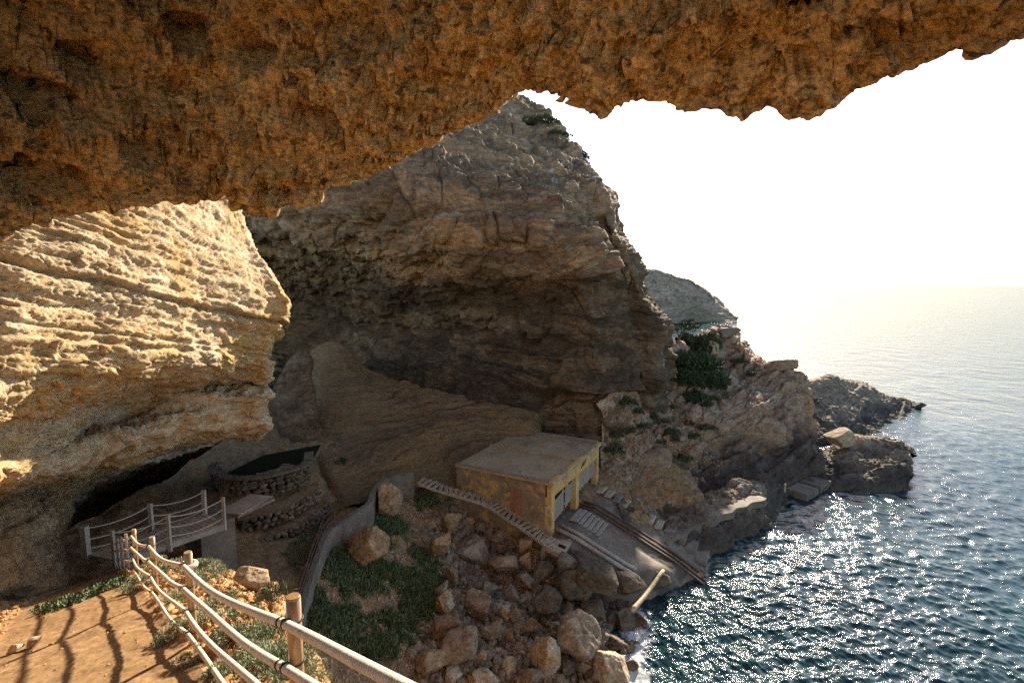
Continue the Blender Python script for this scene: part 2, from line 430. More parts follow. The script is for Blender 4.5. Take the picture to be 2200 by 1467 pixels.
def leaf_mat(name, a, b, c):
    k = N(name); v = k.pos()
    n_ = k.noise(v, 2.2, 4, .6)
    cc = k.ramp(n_, [(.3, a), (.5, b), (.72, c)])
    oi = k.n('NewGeometry')
    cc = k.mix(.6, cc, k.ramp(oi.outputs['Random Per Island'], [(0, .55), (1, 1.35)]), 'MULTIPLY')
    return k.out(cc, .7, None, .25)
M['grass'] = leaf_mat('dark_bank_greenery', (.06, .09, .036), (.10, .135, .06), (.17, .185, .09))
M['sage'] = leaf_mat('sage_green_leaves', (.15, .18, .10), (.24, .27, .16), (.33, .35, .23))
M['pine'] = leaf_mat('dark_evergreen_leaves', (.024, .038, .018), (.042, .062, .028), (.075, .095, .045))
M['dull'] = leaf_mat('dull_green_leaves', (.035, .05, .025), (.06, .08, .035), (.10, .11, .055))
M['bark'] = plain('dry_bark', (.07, .05, .035), (.15, .11, .08), 6)

# ------------------------------------------------------------------ the cave ceiling (overhang above the camera)
edge = [(-900, 690), (-500, 640), (-200, 570), (0, 515), (30, 492), (60, 474), (95, 478), (120, 460), (180, 450), (250, 438), (330, 425),
        (400, 428), (470, 416), (492, 425), (512, 458), (570, 464), (640, 442), (694, 444), (706, 410), (735, 400), (800, 372), (870, 335), (930, 302),
        (950, 280), (1000, 265), (1050, 245), (1090, 212), (1112, 199), (1150, 191), (1200, 194), (1236, 200), (1248, 228), (1272, 238),
        (1295, 252), (1318, 228), (1365, 210), (1440, 220), (1470, 240), (1520, 241), (1570, 246), (1600, 252), (1624, 240), (1672, 235),
        (1692, 252), (1745, 248), (1800, 220), (1850, 190), (1900, 165), (1960, 145), (1985, 125), (2060, 100), (2090, 105), (2130, 88),
        (2200, 55), (2400, -20), (2700, -130), (3200, -260)]
dep = ([-900, -200, 0, 450, 700, 950, 1110, 1300, 1700, 2200, 2700, 3200], [5.5, 9, 10, 12, 12, 11, 10, 9, 8, 7, 6, 5])
ectl = []
exs, eys = np.array(edge, float).T; kx = np.linspace(-260, 260, 27); kw = np.exp(-(kx / 130) ** 2); kw /= kw.sum()
for px, py in edge:
    D = np.interp(px, *dep); E = P(px, py, D); u = ray(px, py)[0]
    hd = np.array([u, 1, 0]) / math.hypot(u, 1)
    rows = [np.array([u * 3.4, -6.0, CAMZ - 5]), np.array([u * 3.4, -5.5, CAMZ + .5]), np.array([u * 3.2, -3.5, CAMZ + 5]), np.array([u * 3.6, 1.0, CAMZ + 7.4]), np.array([u * 5.0, 4.6, CAMZ + 6.9])]
    T0 = P(px, min(-60, py - 140), D * .82); T0[2] = max(T0[2], E[2] + .9)
    T0 = T0 if px > -300 else E * [.8, .8, 1] + [0, 0, 3.6]
    rows.append(T0 * .8 + rows[-1] * .2 + [0, 0, .25])
    Es = P(px, float(np.sum(np.interp(px + kx, exs, eys) * kw)) - 8, D)      # the lip without its notches
    for t in (.75, .52, .34, .2, .1, .04, 0):
        f = float(sst(.0, .16, t)); rows.append((E * (1 - f) + Es * f) * (1 - t) + T0 * t - hd * .35 * math.sin(math.pi * t))
    EDGE_ROW = len(rows) - 1
    rows += [E + hd * .18 + [0, 0, .22], E + hd * .35 + [0, 0, 1.0], E + hd * .7 + [0, 0, 2.5], E + hd * 1.0 + [0, 0, 6], E + [0, 0, 12], E * [.2, .2, 1] + [0, 0, 14]]
    ectl.append(rows)
ectl = np.swapaxes(np.array(ectl), 0, 1)
G = loft(ectl, 420, 570)
lipw = np.repeat(0.22 + .78 * sst(.0, 1.8, np.abs(spaced(ectl, 0, 420) - EDGE_ROW)), 570)

def d_ceiling(p, n):
    d = .55 * fbm(p * .42, 3, 3) + .16 * ridged(p * 1.1, 3, 8)
    f1, f2, c = worley(p * [1.5, 1.5, 3.2] + .5 * fbm(p * 1.5, 2, 4)[:, None], 21)
    pits = sst(.10, .52, f1)
    msk = sst(-.25, .35, fbm(p * .5, 2, 31))
    d += .26 * (sst(.06, .34, f1) - 1) * msk
    g1, g2, c2 = worley(p * [1.0, 1.0, 1.3] + .4 * fbm(p * 1.1, 2, 9)[:, None], 5)
    lf = sst(-2.5, -6, p[:, 0])
    d += lf * .70 * (sst(.16, .46, g1) - .8)
    h1, h2, c3 = worley(p * [4.2, 4.2, 8] + .3 * fbm(p * 5, 2, 14)[:, None], 77)
    m2 = sst(-.3, .3, fbm(p * 1.1, 2, 33))
    d += .15 * m2 * (sst(.08, .36, h1) - .9)
    k1, k2, c4 = worley(p * [2.6, 2.6, 3.4] + .5 * fbm(p * 2.2, 2, 15)[:, None], 78)
    d += .22 * (c4 - .5) * sst(0, .16, k2 - k1) * sst(.2, -.2, fbm(p * .6, 2, 34)) - .10 * np.exp(-((k2 - k1) / .06) ** 2) * sst(.1, -.2, fbm(p * .5, 2, 35))
    s = p[:, 2] + .10 * p[:, 0] + .5 * fbm(p * .7, 3, 44)
    d += .30 * strata(s, p * 3, .62, 45, .10) + .15 * strata(s + .2 * fbm(p * 2, 2, 48), p * 5, .23, 46, .14) + .05 * strata(s, p * 8, .08, 47, .2)
    b1, b2, bc = worley(p * [.62, .62, 1.5] + .35 * fbm(p * .8, 2, 49)[:, None], 50)
    d += .40 * (bc - .5) * sst(0, .05, b2 - b1) - .16 * np.exp(-((b2 - b1) / .02) ** 2)
    b1, b2, bc = worley(p * [1.5, 1.5, 3.4] + .4 * fbm(p * 1.6, 2, 51)[:, None], 52)
    d += .20 * (bc - .5) * sst(0, .06, b2 - b1) - .07 * np.exp(-((b2 - b1) / .03) ** 2)
    d *= lipw
    d += .06 * ridged(p * [2.2, 2.2, 4], 4, 41) + .035 * fbm(p * 9, 3, 55)
    return d
rock_sheet('cave_ceiling', G, d_ceiling, M['ceiling'], towards=(0, 3, CAMZ - 1))

# ------------------------------------------------------------------ sunlit limestone nose on the left
nose = [
 [(-500, -100, 9), (-100, -50, 17), (60, -50, 17), (300, 0, 21), (430, 50, 26), (490, 60, 29), (515, 70, 31), (500, 80, 36)],
 [(-500, 200, 8.5), (-100, 250, 16), (60, 250, 16), (300, 260, 20.5), (430, 280, 25), (490, 300, 28), (510, 310, 30), (490, 310, 36)],
 [(-500, 400, 8), (-100, 430, 14.5), (60, 440, 15.2), (300, 410, 19.5), (420, 400, 24), (480, 405, 27), (500, 430, 29), (480, 430, 36)],
 [(-500, 500, 7.6), (-100, 520, 13.2), (60, 520, 14.8), (300, 510, 18.8), (440, 505, 23.2), (505, 500, 26.8), (526, 515, 28.5), (500, 515, 36)],
 [(-500, 560, 7.2), (-100, 570, 12.6), (60, 575, 14.4), (300, 590, 18.2), (450, 600, 22.6), (560, 590, 26.6), (588, 602, 28.2), (560, 610, 36)],
 [(-500, 640, 7.1), (-100, 640, 12.4), (60, 645, 14.2), (300, 660, 18.0), (450, 670, 22.3), (590, 655, 26.8), (622, 665, 28.4), (580, 665, 36)],
 [(-500, 700, 7.0), (-100, 690, 12.3), (60, 700, 14.0), (300, 710, 17.8), (450, 715, 22.2), (560, 705, 26.2), (606, 708, 28.2), (560, 708, 36)],
 [(-500, 760, 7.0), (-100, 750, 12.2), (60, 765, 13.9), (300, 765, 17.8), (450, 765, 22.2), (540, 750, 26.0), (578, 752, 28.0), (540, 750, 36)],
 [(-500, 850, 6.8), (-100, 850, 11.6), (60, 850, 14.2), (290, 800, 18.7), (450, 795, 23.2), (540, 785, 26.6), (572, 800, 28.4), (540, 800, 36)],
 [(-500, 940, 6.8), (-100, 930, 11.6), (60, 915, 15.6), (250, 862, 21.6), (400, 835, 26.0), (530, 822, 28.6), (560, 828, 30), (530, 830, 36)],
 [(-500, 1000, 7.0), (-100, 990, 11.4), (45, 980, 15.6), (190, 925, 21.8), (370, 865, 24.6), (500, 850, 26.4), (584, 850, 28.2), (540, 850, 36)],
 [(-500, 1040, 7.3), (-100, 1020, 12.2), (30, 1010, 15.5), (190, 965, 20.4), (370, 900, 23.8), (490, 885, 26.0), (568, 880, 28.0), (540, 880, 36)],
 [(-500, 1060, 7.6), (-100, 1040, 13.0), (30, 1025, 16.5), (190, 990, 21.4), (365, 935, 24.2), (490, 920, 26.4), (574, 915, 28.2), (540, 915, 36)],
 [(-500, 1080, 9), (-100, 1050, 15.0), (30, 1035, 19.0), (190, 1005, 24.4), (360, 960, 27.2), (480, 935, 29.4), (545, 925, 31), (530, 925, 37)],
 [(-500, 1060, 12), (-100, 1040, 19.0), (30, 1030, 24.0), (190, 1000, 30.4), (360, 955, 33.2), (480, 930, 35.4), (545, 915, 37), (530, 915, 40)],
]
G = loft([[P(a, b, c * .82) for a, b, c in r] for r in nose], 440, 470)
def d_nose(p, n):
    bn = np.array([.03, .185, .98]); s = p @ bn + .18 * fbm(p * .3, 3, 2)
    s0 = float((P(300, 628, 14.9)) @ bn)
    d = .30 * fbm(p * .35, 3, 6)
    pk = p @ bn
    crack = pk - s0 + .10 * fbm(p * .6, 2, 12)
    d += -.22 * np.exp(-(crack / .06) ** 2) + .14 * sst(.0, .12, crack)
    up = sst(.3, 1.2, crack)
    for off_, dp, wd_ in ((1.5, .12, .035), (2.7, .08, .03), (-1.25, .12, .04)):
        d += -dp * np.exp(-((crack - off_ + .12 * fbm(p * .5, 2, 70 + int(off_ * 4))) / wd_) ** 2)
    d += .22 * strata(s, p, .95, 3, .2) * (1 - .4 * up)
    q = np.stack([p[:, 0] * .9, p[:, 1] * .9, s * 2.6], 1)
    f1, f2, c = worley(q * 1.25 + .35 * fbm(p * 1.4, 2, 4)[:, None], 8)
    d += .16 * (c - .5) * sst(0, .07, f2 - f1) * (.25 + .75 * (1 - up)) - .07 * np.exp(-((f2 - f1) / .03) ** 2)
    f1, f2, c = worley(q * [2.6, 2.6, 3.4] + .35 * fbm(p * 2.2, 2, 4)[:, None], 17)
    d += (.03 + .06 * (1 - up)) * (sst(.04, .30, f1) - .9) + .05 * (c - .5) * sst(0, .08, f2 - f1)
    f1, f2, c = worley(q * [5, 5, 6.5] + .3 * fbm(p * 4, 2, 4)[:, None], 18)
    d += (.02 + .05 * (1 - up)) * (sst(.04, .30, f1) - .9) + .03 * (c - .5)
    sx = s + .25 * (p[:, 0] + p[:, 1]) * 0 + .10 * fbm(p * .9, 3, 19)
    d += .10 * strata(sx, p * 2, .34, 33, .15) + .06 * strata(sx, p * 3, .12, 34, .25)
    d += .05 * ridged(q * .8, 4, 9) + .025 * fbm(p * 7, 3, 10) + .014 * fbm(p * 19, 2, 11)
    low = sst(CAMZ - 3.0, CAMZ - 5.5, p[:, 2])
    g1, g2, c2 = worley(p * [1.3, 1.3, 1.6], 28)
    d += low * .30 * (sst(.1, .6, g1) - .7)
    return d
rock_sheet('limestone_bluff', G, d_nose, M['nose'], towards=(5, 12, CAMZ))

# ------------------------------------------------------------------ cave wall below it, and the dark hollow behind the bridge
wall = [
 [(-900, 900, 8), (-150, 980, 16), (100, 990, 20), (250, 1000, 26), (400, 960, 32), (520, 930, 36), (640, 880, 40), (700, 860, 42)],
 [(-900, 1010, 7), (-150, 1040, 14), (40, 1040, 18), (150, 1050, 22), (260, 1035, 31), (400, 1000, 35), (520, 960, 37), (660, 930, 38)],
 [(-900, 1080, 6.6), (-150, 1090, 13), (40, 1090, 16.5), (110, 1095, 19), (190, 1080, 30), (330, 1050, 36), (480, 1000, 36), (640, 960, 36)],
 [(-900, 1150, 6.3), (-150, 1150, 12), (40, 1150, 15.5), (110, 1150, 17.5), (185, 1130, 29), (330, 1090, 35), (480, 1040, 34), (640, 1000, 34)],
 [(-900, 1210, 6.0), (-150, 1190, 11), (30, 1190, 14.6), (110, 1185, 16.8), (180, 1175, 27), (330, 1130, 32), (480, 1080, 32), (640, 1040, 32)],
 [(-900, 1290, 5.6), (-150, 1260, 10.2), (10, 1225, 13.8), (100, 1215, 16.0), (190, 1215, 22), (330, 1180, 26), (480, 1130, 28), (640, 1080, 30)],
 [(-900, 1500, 5.2), (-150, 1340, 9.6), (0, 1270, 13), (100, 1260, 15.2), (190, 1260, 18), (330, 1230, 22), (480, 1180, 25), (640, 1120, 28)],
]
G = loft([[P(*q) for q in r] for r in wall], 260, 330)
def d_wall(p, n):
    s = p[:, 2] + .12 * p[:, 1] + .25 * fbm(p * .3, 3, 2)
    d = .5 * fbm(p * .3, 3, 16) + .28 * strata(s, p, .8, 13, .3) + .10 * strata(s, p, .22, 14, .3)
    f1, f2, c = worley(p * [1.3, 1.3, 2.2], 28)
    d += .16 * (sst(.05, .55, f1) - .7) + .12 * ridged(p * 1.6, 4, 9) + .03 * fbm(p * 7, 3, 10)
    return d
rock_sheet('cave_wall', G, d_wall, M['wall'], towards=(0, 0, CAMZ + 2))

# ------------------------------------------------------------------ the big cliff with the cave hollow
cliff = [
 [(250, 100, 54), (400, 100, 53), (560, 100, 52), (700, 100, 52), (830, 100, 58), (930, 110, 74), (1010, 130, 80), (1045, 150, 82), (1065, 165, 83), (1085, 185, 84), (1102, 200, 85), (1085, 225, 110)],
 [(250, 260, 54), (420, 260, 52), (580, 260, 50), (710, 260, 49), (840, 260, 53), (950, 265, 62), (1040, 255, 67), (1090, 250, 69), (1120, 250, 71), (1155, 250, 74), (1192, 262, 77), (1165, 262, 105)],
 [(250, 330, 53), (430, 330, 51), (590, 330, 48.5), (715, 330, 46.5), (845, 325, 46), (955, 320, 51), (1060, 315, 56), (1130, 315, 59), (1170, 315, 60), (1200, 318, 62), (1232, 325, 66), (1205, 330, 95)],
 [(250, 400, 53), (440, 400, 51), (595, 400, 48), (720, 400, 45.5), (850, 395, 43), (965, 390, 44.5), (1090, 385, 46), (1180, 385, 46.5), (1225, 390, 48), (1258, 395, 50), (1290, 410, 54), (1260, 410, 88)],
 [(250, 480, 54), (445, 480, 52), (600, 485, 49), (720, 480, 45.5), (850, 480, 42.5), (980, 480, 41), (1120, 482, 41), (1215, 488, 41.8), (1250, 490, 43.6), (1295, 490, 46.5), (1337, 495, 51), (1300, 495, 88)],
 [(250, 540, 60), (445, 545, 58), (600, 550, 57), (720, 545, 51), (850, 540, 44.6), (980, 540, 41.6), (1120, 540, 40.6), (1225, 540, 40.9), (1265, 540, 42.6), (1310, 540, 46), (1355, 550, 50.5), (1320, 550, 88)],
 [(250, 620, 70), (450, 620, 70), (600, 620, 70), (720, 620, 63), (850, 620, 52), (980, 620, 45.6), (1120, 620, 42.2), (1240, 620, 41.3), (1284, 620, 42.6), (1340, 620, 46), (1393, 625, 50.5), (1360, 625, 88)],
 [(250, 700, 74), (450, 700, 76), (600, 700, 76), (720, 700, 70), (850, 700, 60), (980, 700, 51.5), (1120, 700, 45.6), (1255, 700, 42), (1300, 700, 42.6), (1360, 700, 46), (1428, 705, 50.5), (1395, 705, 88)],
 [(250, 780, 72), (450, 780, 74), (600, 780, 74), (720, 780, 68), (850, 780, 58), (980, 780, 51), (1120, 780, 45.6), (1260, 780, 42), (1304, 780, 42.6), (1360, 780, 45.5), (1430, 775, 50), (1400, 780, 85)],
 [(250, 870, 60), (450, 870, 60), (600, 870, 58), (720, 870, 54), (850, 870, 50), (980, 870, 46), (1120, 870, 42.8), (1265, 870, 41.5), (1308, 870, 42), (1355, 860, 44.5), (1420, 840, 49), (1420, 840, 80)],
 [(250, 960, 50), (450, 960, 49), (600, 960, 46), (720, 960, 43), (850, 960, 42), (980, 960, 41.3), (1120, 960, 41), (1265, 960, 41), (1308, 960, 41), (1355, 950, 43.6), (1420, 930, 48), (1420, 930, 80)],
 [(250, 1060, 45), (450, 1060, 44), (600, 1060, 42), (720, 1060, 41), (850, 1060, 40.5), (980, 1060, 40), (1120, 1060, 40), (1265, 1060, 40), (1308, 1060, 40), (1355, 1050, 42), (1420, 1040, 48), (1420, 1040, 78)],
]
G = loft([[P(*q) for q in r] for r in cliff], 560, 570)
def d_cliff(p, n):
    zr = p[:, 2] - CAMZ
    s = p[:, 2] + .05 * p[:, 0] + .55 * fbm(p * .11, 3, 2) + .12 * fbm(p * .5, 2, 92)
    inner = sst(0.5, -8, p[:, 0])                        # gnarled inside of the hollow, on the left
    upper = sst(5, 10, zr)
    d = 1.0 * fbm(p * .12, 3, 16) + .30 * ridged(p * [.4, .4, .5], 4, 19)
    bed = (1 - .75 * inner) * (1 - .7 * upper)
    vary = sst(-.35, .45, fbm(p * .16, 2, 71)); v2 = sst(-.2, .5, fbm(p * .3, 2, 72))
    bed = bed * (1 - .55 * sst(6.5, 9.5, p[:, 0]) * sst(42.5, 44.5, p[:, 1]))
    d += bed * (1.25 * strata(s, p, 3.3, 13, .10) + .55 * vary * strata(s, p, 1.15, 14, .16) + .16 * v2 * strata(s, p, .42, 15, .3))
    a = p[:, 0] * .8 + p[:, 1] * .6
    q = np.stack([a * .42, (p[:, 1] - p[:, 0]) * .2, s * .30], 1) + .22 * fbm(p * .35, 2, 63)[:, None]
    f1, f2, c = worley(q, 24)
    d += (1 - .4 * inner) * (1.0 * (c - .5) * sst(0, .10, f2 - f1) - .35 * np.exp(-((f2 - f1) / .035) ** 2))
    q = np.stack([a * .95, (p[:, 1] - p[:, 0]) * .5, s * 1.0], 1) + .3 * fbm(p * .7, 2, 64)[:, None]
    f1, f2, c = worley(q, 25)
    d += (.40 - .22 * inner) * (c - .5) * sst(0, .12, f2 - f1) - .12 * np.exp(-((f2 - f1) / .05) ** 2)
    d += inner * (1.0 * ridged(np.stack([p[:, 0] * .2 + p[:, 2] * .12, p[:, 1] * .2, p[:, 2] * .28 - p[:, 0] * .14], 1), 4, 39) + .4 * fbm(p * .7, 3, 36))
    d += upper * (.35 * fbm(p * .5, 4, 46) + .25 * ridged(p * [.35, .35, .9], 3, 47))
    g1, g2, c2 = worley(p * .9, 61)
    d += .14 * (sst(.05, .6, g1) - .7)
    zw = zr + .8 * fbm(p * .17, 3, 93) + .25 * fbm(p * .7, 2, 94)
    prof = np.interp(zw, [-12, -8, -7.6, -4.6, -4.3, -.5, .3, .75, 4.3, 4.75, 6.2, 6.5, 9, 9.6], [.3, .5, -.25, -.4, .05, -.75, -.6, .55, .7, -.15, -.3, .35, .4, 0])
    face = 1 - .6 * sst(6.5, 9.5, p[:, 0]) * sst(42.5, 44.5, p[:, 1])      # the steep seaward face is cleaner
    d += 1.15 * prof * sst(-11, -3, p[:, 0]) * face
    # rim of the pale massive slab, undercut below it
    lip = zr - (4.6 + .5 * fbm(p * [.35, .35, 0], 3, 90) - .05 * p[:, 0])
    rg = sst(-3, 0, p[:, 0]) * sst(8.5, 6.0, p[:, 0]) * sst(46, 44, p[:, 1])
    d += rg * (.75 * sst(-.12, .12, lip) * sst(4.5, .8, lip))
    d += .10 * ridged(p * 1.9, 4, 29) + .05 * fbm(p * 5, 3, 30)
    return d
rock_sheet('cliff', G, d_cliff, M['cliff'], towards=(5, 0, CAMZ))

# rock pillar at the mouth of the hollow, and the bank of sand and bedded sandstone on the cave floor
sand = [
 [(690, 800, 60), (668, 770, 50), (672, 750, 45.5), (725, 738, 44.5), (800, 796, 44), (880, 825, 43.5), (1000, 852, 43), (1150, 885, 42.3), (1168, 891, 47.5)],
 [(680, 840, 56), (655, 815, 46), (672, 795, 42.5), (735, 790, 42), (805, 825, 42), (885, 850, 42), (1000, 872, 41.8), (1150, 900, 41.6), (1168, 906, 46.8)],
 [(680, 890, 52), (650, 875, 43), (675, 852, 39.8), (750, 850, 39.6), (850, 870, 39.8), (950, 890, 40.2), (1050, 908, 40.5), (1150, 915, 40.7), (1168, 921, 45.9)],
 [(680, 970, 46), (655, 955, 39), (684, 940, 36), (760, 935, 36.5), (860, 935, 37), (960, 940, 38), (1050, 945, 39), (1150, 950, 40.0), (1168, 956, 45.2)],
 [(680, 1020, 40), (660, 1010, 35), (692, 1000, 31.8), (770, 1000, 32.8), (860, 990, 34), (940, 990, 35.2), (1020, 995, 36.2), (1150, 990, 38.8), (1168, 996, 44.0)],
 [(660, 1070, 36), (660, 1055, 32), (715, 1045, 30.2), (780, 1035, 31.4), (860, 1020, 33), (940, 1020, 34.2), (1020, 1025, 35), (1150, 1020, 36.8), (1168, 1026, 42.0)],
 [(660, 1120, 33), (680, 1100, 30), (740, 1090, 28.4), (800, 1075, 30.0), (880, 1050, 32), (960, 1050, 32.9), (1030, 1060, 33.4), (1150, 1060, 34.8), (1168, 1066, 40.0)],
]
G = loft([[P(*q) for q in r] for r in sand], 260, 330)
def d_sand(p, n):
    s = p[:, 2] - .06 * p[:, 0] + .3 * fbm(p * .25, 3, 2)
    low = sst(CAMZ - 7.2, CAMZ - 9.0, p[:, 2]) * sst(-11.8, -9.2, p[:, 0]) * sst(CAMZ - 12.6, CAMZ - 11.8, p[:, 2]) * sst(.5, -3, p[:, 0])
    d = .14 * fbm(p * .25, 3, 16) + low * (.75 * strata(s, p * .4, 1.15, 13, .12) + .5 * strata(s, p * .5, .45, 14, .2) + .12 * ridged(p * 1.1, 3, 9))
    return d + .12 * fbm(p * 1.2, 4, 19) + .04 * ridged(p * 3, 3, 20)
rock_sheet('sand_bank', G, d_sand, M['sand'], towards=(0, 10, CAMZ + 10))

pil = []
for py, D, l, r in [(770, 37.5, 622, 668), (800, 37, 606, 672), (840, 36.6, 600, 676), (890, 36, 598, 682), (930, 35.5, 604, 684), (970, 35, 600, 690), (1010, 34.5, 590, 700)]:
    c = P((l + r) / 2, py, D); rr = (r - l) / 2 * D / F
    pil.append([c + rr * np.array([math.cos(a), math.sin(a) * .9, 0]) for a in np.linspace(math.pi * .75, -1.25 * math.pi, 9)])
pil = [[(np.mean(pil[0], 0) * .9 + q * .1) + [0, 0, .9] for q in pil[0]]] + pil
G = loft(pil, 110, 110)
def d_pil(p, n):
    return .3 * fbm(p * .5, 3, 1) + .22 * ridged(p * [1, 1, .6], 4, 2) + .10 * (worley(p * 1.5, 3)[0] - .5)
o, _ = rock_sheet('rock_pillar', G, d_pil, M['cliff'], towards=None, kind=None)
tag(o, 'tall lumpy brown rock pillar beside the dark mouth of the hollow', 'rock')

# ------------------------------------------------------------------ headland, shore shelves, far point and far headland
def headland(name, rows, nr, nc, disp, mat, towards=(10, 0, CAMZ + 5), label=None):
    G = loft([[P(*q) for q in r] for r in rows], nr, nc)
    o, V = rock_sheet(name, G, disp, mat, towards)
    return o, V

def d_head(p, n):
    s = p[:, 2] - .28 * p[:, 0] + .15 * p[:, 1] + .5 * fbm(p * .15, 3, 2)
    k = sst(9, 14, p[:, 0])                                # loose earth near the cliff foot, solid rock farther right
    d = .7 * fbm(p * .16, 3, 16) + .25 * ridged(p * .5, 4, 17)
    d += k * (.9 * strata(s, p, 2.3, 13, .2) + .4 * strata(s, p, .8, 14, .25))
    q = np.stack([p[:, 0] * .45, p[:, 1] * .4, s * .55], 1)
    f1, f2, c = worley(q + .25 * fbm(p * .5, 2, 7)[:, None], 24)
    d += (.35 + .55 * k) * (c - .5) * sst(0, .14, f2 - f1) - k * .25 * np.exp(-((f2 - f1) / .05) ** 2)
    f1, f2, c = worley(p * 1.3, 26)
    d += .22 * (c - .4) * sst(0, .2, f2 - f1) + .10 * ridged(p * 1.8, 4, 29) + .05 * fbm(p * 5, 3, 30)
    return d
h1 = [
 [(1330, 900, 70), (1400, 830, 75), (1440, 790, 80), (1520, 770, 82), (1575, 750, 82), (1625, 775, 80), (1655, 800, 78), (1705, 830, 76), (1760, 880, 74)],
 [(1290, 860, 42.5), (1345, 820, 46), (1425, 755, 56), (1490, 735, 61), (1560, 716, 63), (1612, 745, 61), (1648, 790, 59), (1702, 812, 58), (1742, 850, 58)],
 [(1290, 900, 41.6), (1345, 855, 44.5), (1428, 800, 52), (1500, 785, 56), (1568, 775, 58), (1616, 795, 57), (1655, 822, 56), (1706, 835, 56), (1745, 875, 56.5)],
 [(1290, 930, 41), (1350, 885, 43.2), (1430, 840, 49), (1510, 830, 52.5), (1575, 832, 53.5), (1625, 845, 53.5), (1668, 855, 53), (1712, 862, 53.5), (1747, 900, 55)],
 [(1290, 990, 40), (1350, 950, 41.5), (1430, 920, 45), (1510, 900, 48), (1580, 895, 49.5), (1640, 890, 50.4), (1690, 892, 51), (1716, 905, 51.8), (1747, 930, 53.5)],
 [(1300, 1050, 37.5), (1360, 1020, 39.5), (1430, 990, 42), (1510, 970, 45), (1580, 965, 46.6), (1640, 962, 47.8), (1685, 955, 49), (1716, 952, 50), (1752, 965, 51)],
 [(1320, 1080, 36), (1380, 1068, 38), (1440, 1058, 40), (1510, 1040, 42), (1580, 1030, 43.5), (1640, 1025, 44.8), (1690, 1015, 46), (1730, 1005, 47), (1770, 1000, 48)],
 [(1340, 1120, 34), (1400, 1110, 36), (1460, 1100, 37.5), (1510, 1085, 39.5), (1580, 1075, 41.5), (1640, 1068, 43), (1690, 1062, 44.4), (1740, 1055, 45.4), (1790, 1050, 46.4)],
 [(1360, 1180, 33), (1420, 1160, 34), (1480, 1150, 35.5), (1530, 1130, 37.5), (1590, 1115, 39.5), (1650, 1105, 41), (1700, 1095, 42.6), (1750, 1085, 43.6), (1800, 1075, 44.6)],
]
oh1, VH1 = headland('headland', h1, 330, 360, d_head, M['headland'])

def d_shelf(p, n):
    s = p[:, 2] - .15 * p[:, 0] + .25 * fbm(p * .3, 3, 2)
    d = .35 * fbm(p * .3, 3, 116) + .4 * strata(s, p, .9, 113, .25)
    f1, f2, c = worley(p * [.7, .7, 1.0], 124)
    d += .35 * (c - .5) * sst(0, .2, f2 - f1)
    f1, f2, c = worley(p * 1.7, 126)
    d += .16 * (sst(.05, .6, f1) - .6) + .16 * ridged(p * 1.4, 4, 129) + .06 * fbm(p * 5, 3, 130)
    return d
h2 = [   # dark hump with the footpath along it
 [(1380, 1105, 38), (1440, 1098, 38.6), (1500, 1085, 40), (1580, 1060, 43), (1650, 1045, 45.4), (1690, 1052, 46.4), (1705, 1062, 46.4)],
 [(1385, 1110, 36.4), (1440, 1102, 37.2), (1500, 1078, 38.6), (1580, 1046, 41.4), (1645, 1034, 43.6), (1690, 1044, 45), (1706, 1060, 45.6)],
 [(1390, 1128, 35.0), (1450, 1118, 35.8), (1515, 1090, 37.4), (1590, 1062, 39.6), (1648, 1050, 42), (1690, 1058, 44), (1708, 1070, 44.6)],
 [(1400, 1150, 34.0), (1465, 1140, 34.8), (1530, 1118, 36.0), (1600, 1090, 38.2), (1655, 1076, 40.6), (1692, 1080, 42.6), (1708, 1086, 43.4)],
 [(1410, 1175, 33.2), (1475, 1170, 33.7), (1540, 1152, 34.8), (1605, 1122, 37.0), (1660, 1100, 39.6), (1694, 1096, 41.6), (1708, 1096, 42.8)],
 [(1420, 1225, 32.6), (1485, 1205, 33.0), (1545, 1186, 34.0), (1608, 1156, 36.0), (1664, 1122, 38.6), (1696, 1104, 41.0), (1710, 1104, 42.4)],
 [(1430, 1270, 32.0), (1490, 1250, 32.4), (1550, 1220, 33.2), (1612, 1185, 35.0), (1668, 1140, 38.0), (1698, 1120, 40.4), (1712, 1120, 42.0)],
]
oh2, VH2 = headland('shore_hump', h2, 220, 260, d_shelf, M['point'])
h3 = [   # ledge that runs out under the perched block
 [(1690, 985, 60), (1740, 975, 60), (1790, 960, 61), (1840, 950, 60), (1900, 950, 59), (1950, 970, 55), (1962, 985, 52)],
 [(1690, 1010, 50), (1740, 972, 52.4), (1775, 975, 52.2), (1815, 936, 53), (1870, 937, 52), (1940, 950, 49.8), (1956, 972, 49.0)],
 [(1690, 1036, 47.4), (1740, 1008, 48.6), (1785, 992, 49), (1825, 970, 49.4), (1880, 965, 49.6), (1945, 965, 48.6), (1954, 985, 48.0)],
 [(1690, 1052, 45.6), (1740, 1044, 45.8), (1790, 1030, 46), (1835, 1012, 46.8), (1885, 1000, 47.2), (1946, 985, 47.4), (1953, 1000, 47.0)],
 [(1690, 1076, 43.8), (1740, 1072, 44.0), (1795, 1056, 44.8), (1840, 1045, 45.2), (1890, 1030, 45.8), (1945, 1015, 46.2), (1952, 1025, 46.0)],
 [(1695, 1100, 42.2), (1745, 1092, 42.8), (1800, 1077, 43.6), (1845, 1068, 44.2), (1893, 1054, 45.0), (1946, 1042, 45.6), (1952, 1046, 45.4)],
 [(1700, 1130, 41.2), (1750, 1120, 41.8), (1805, 1104, 42.4), (1850, 1094, 43.0), (1896, 1080, 43.8), (1946, 1068, 44.4), (1952, 1070, 44.4)],
]
headland('rock_ledge', h3, 220, 280, d_shelf, M['point'])
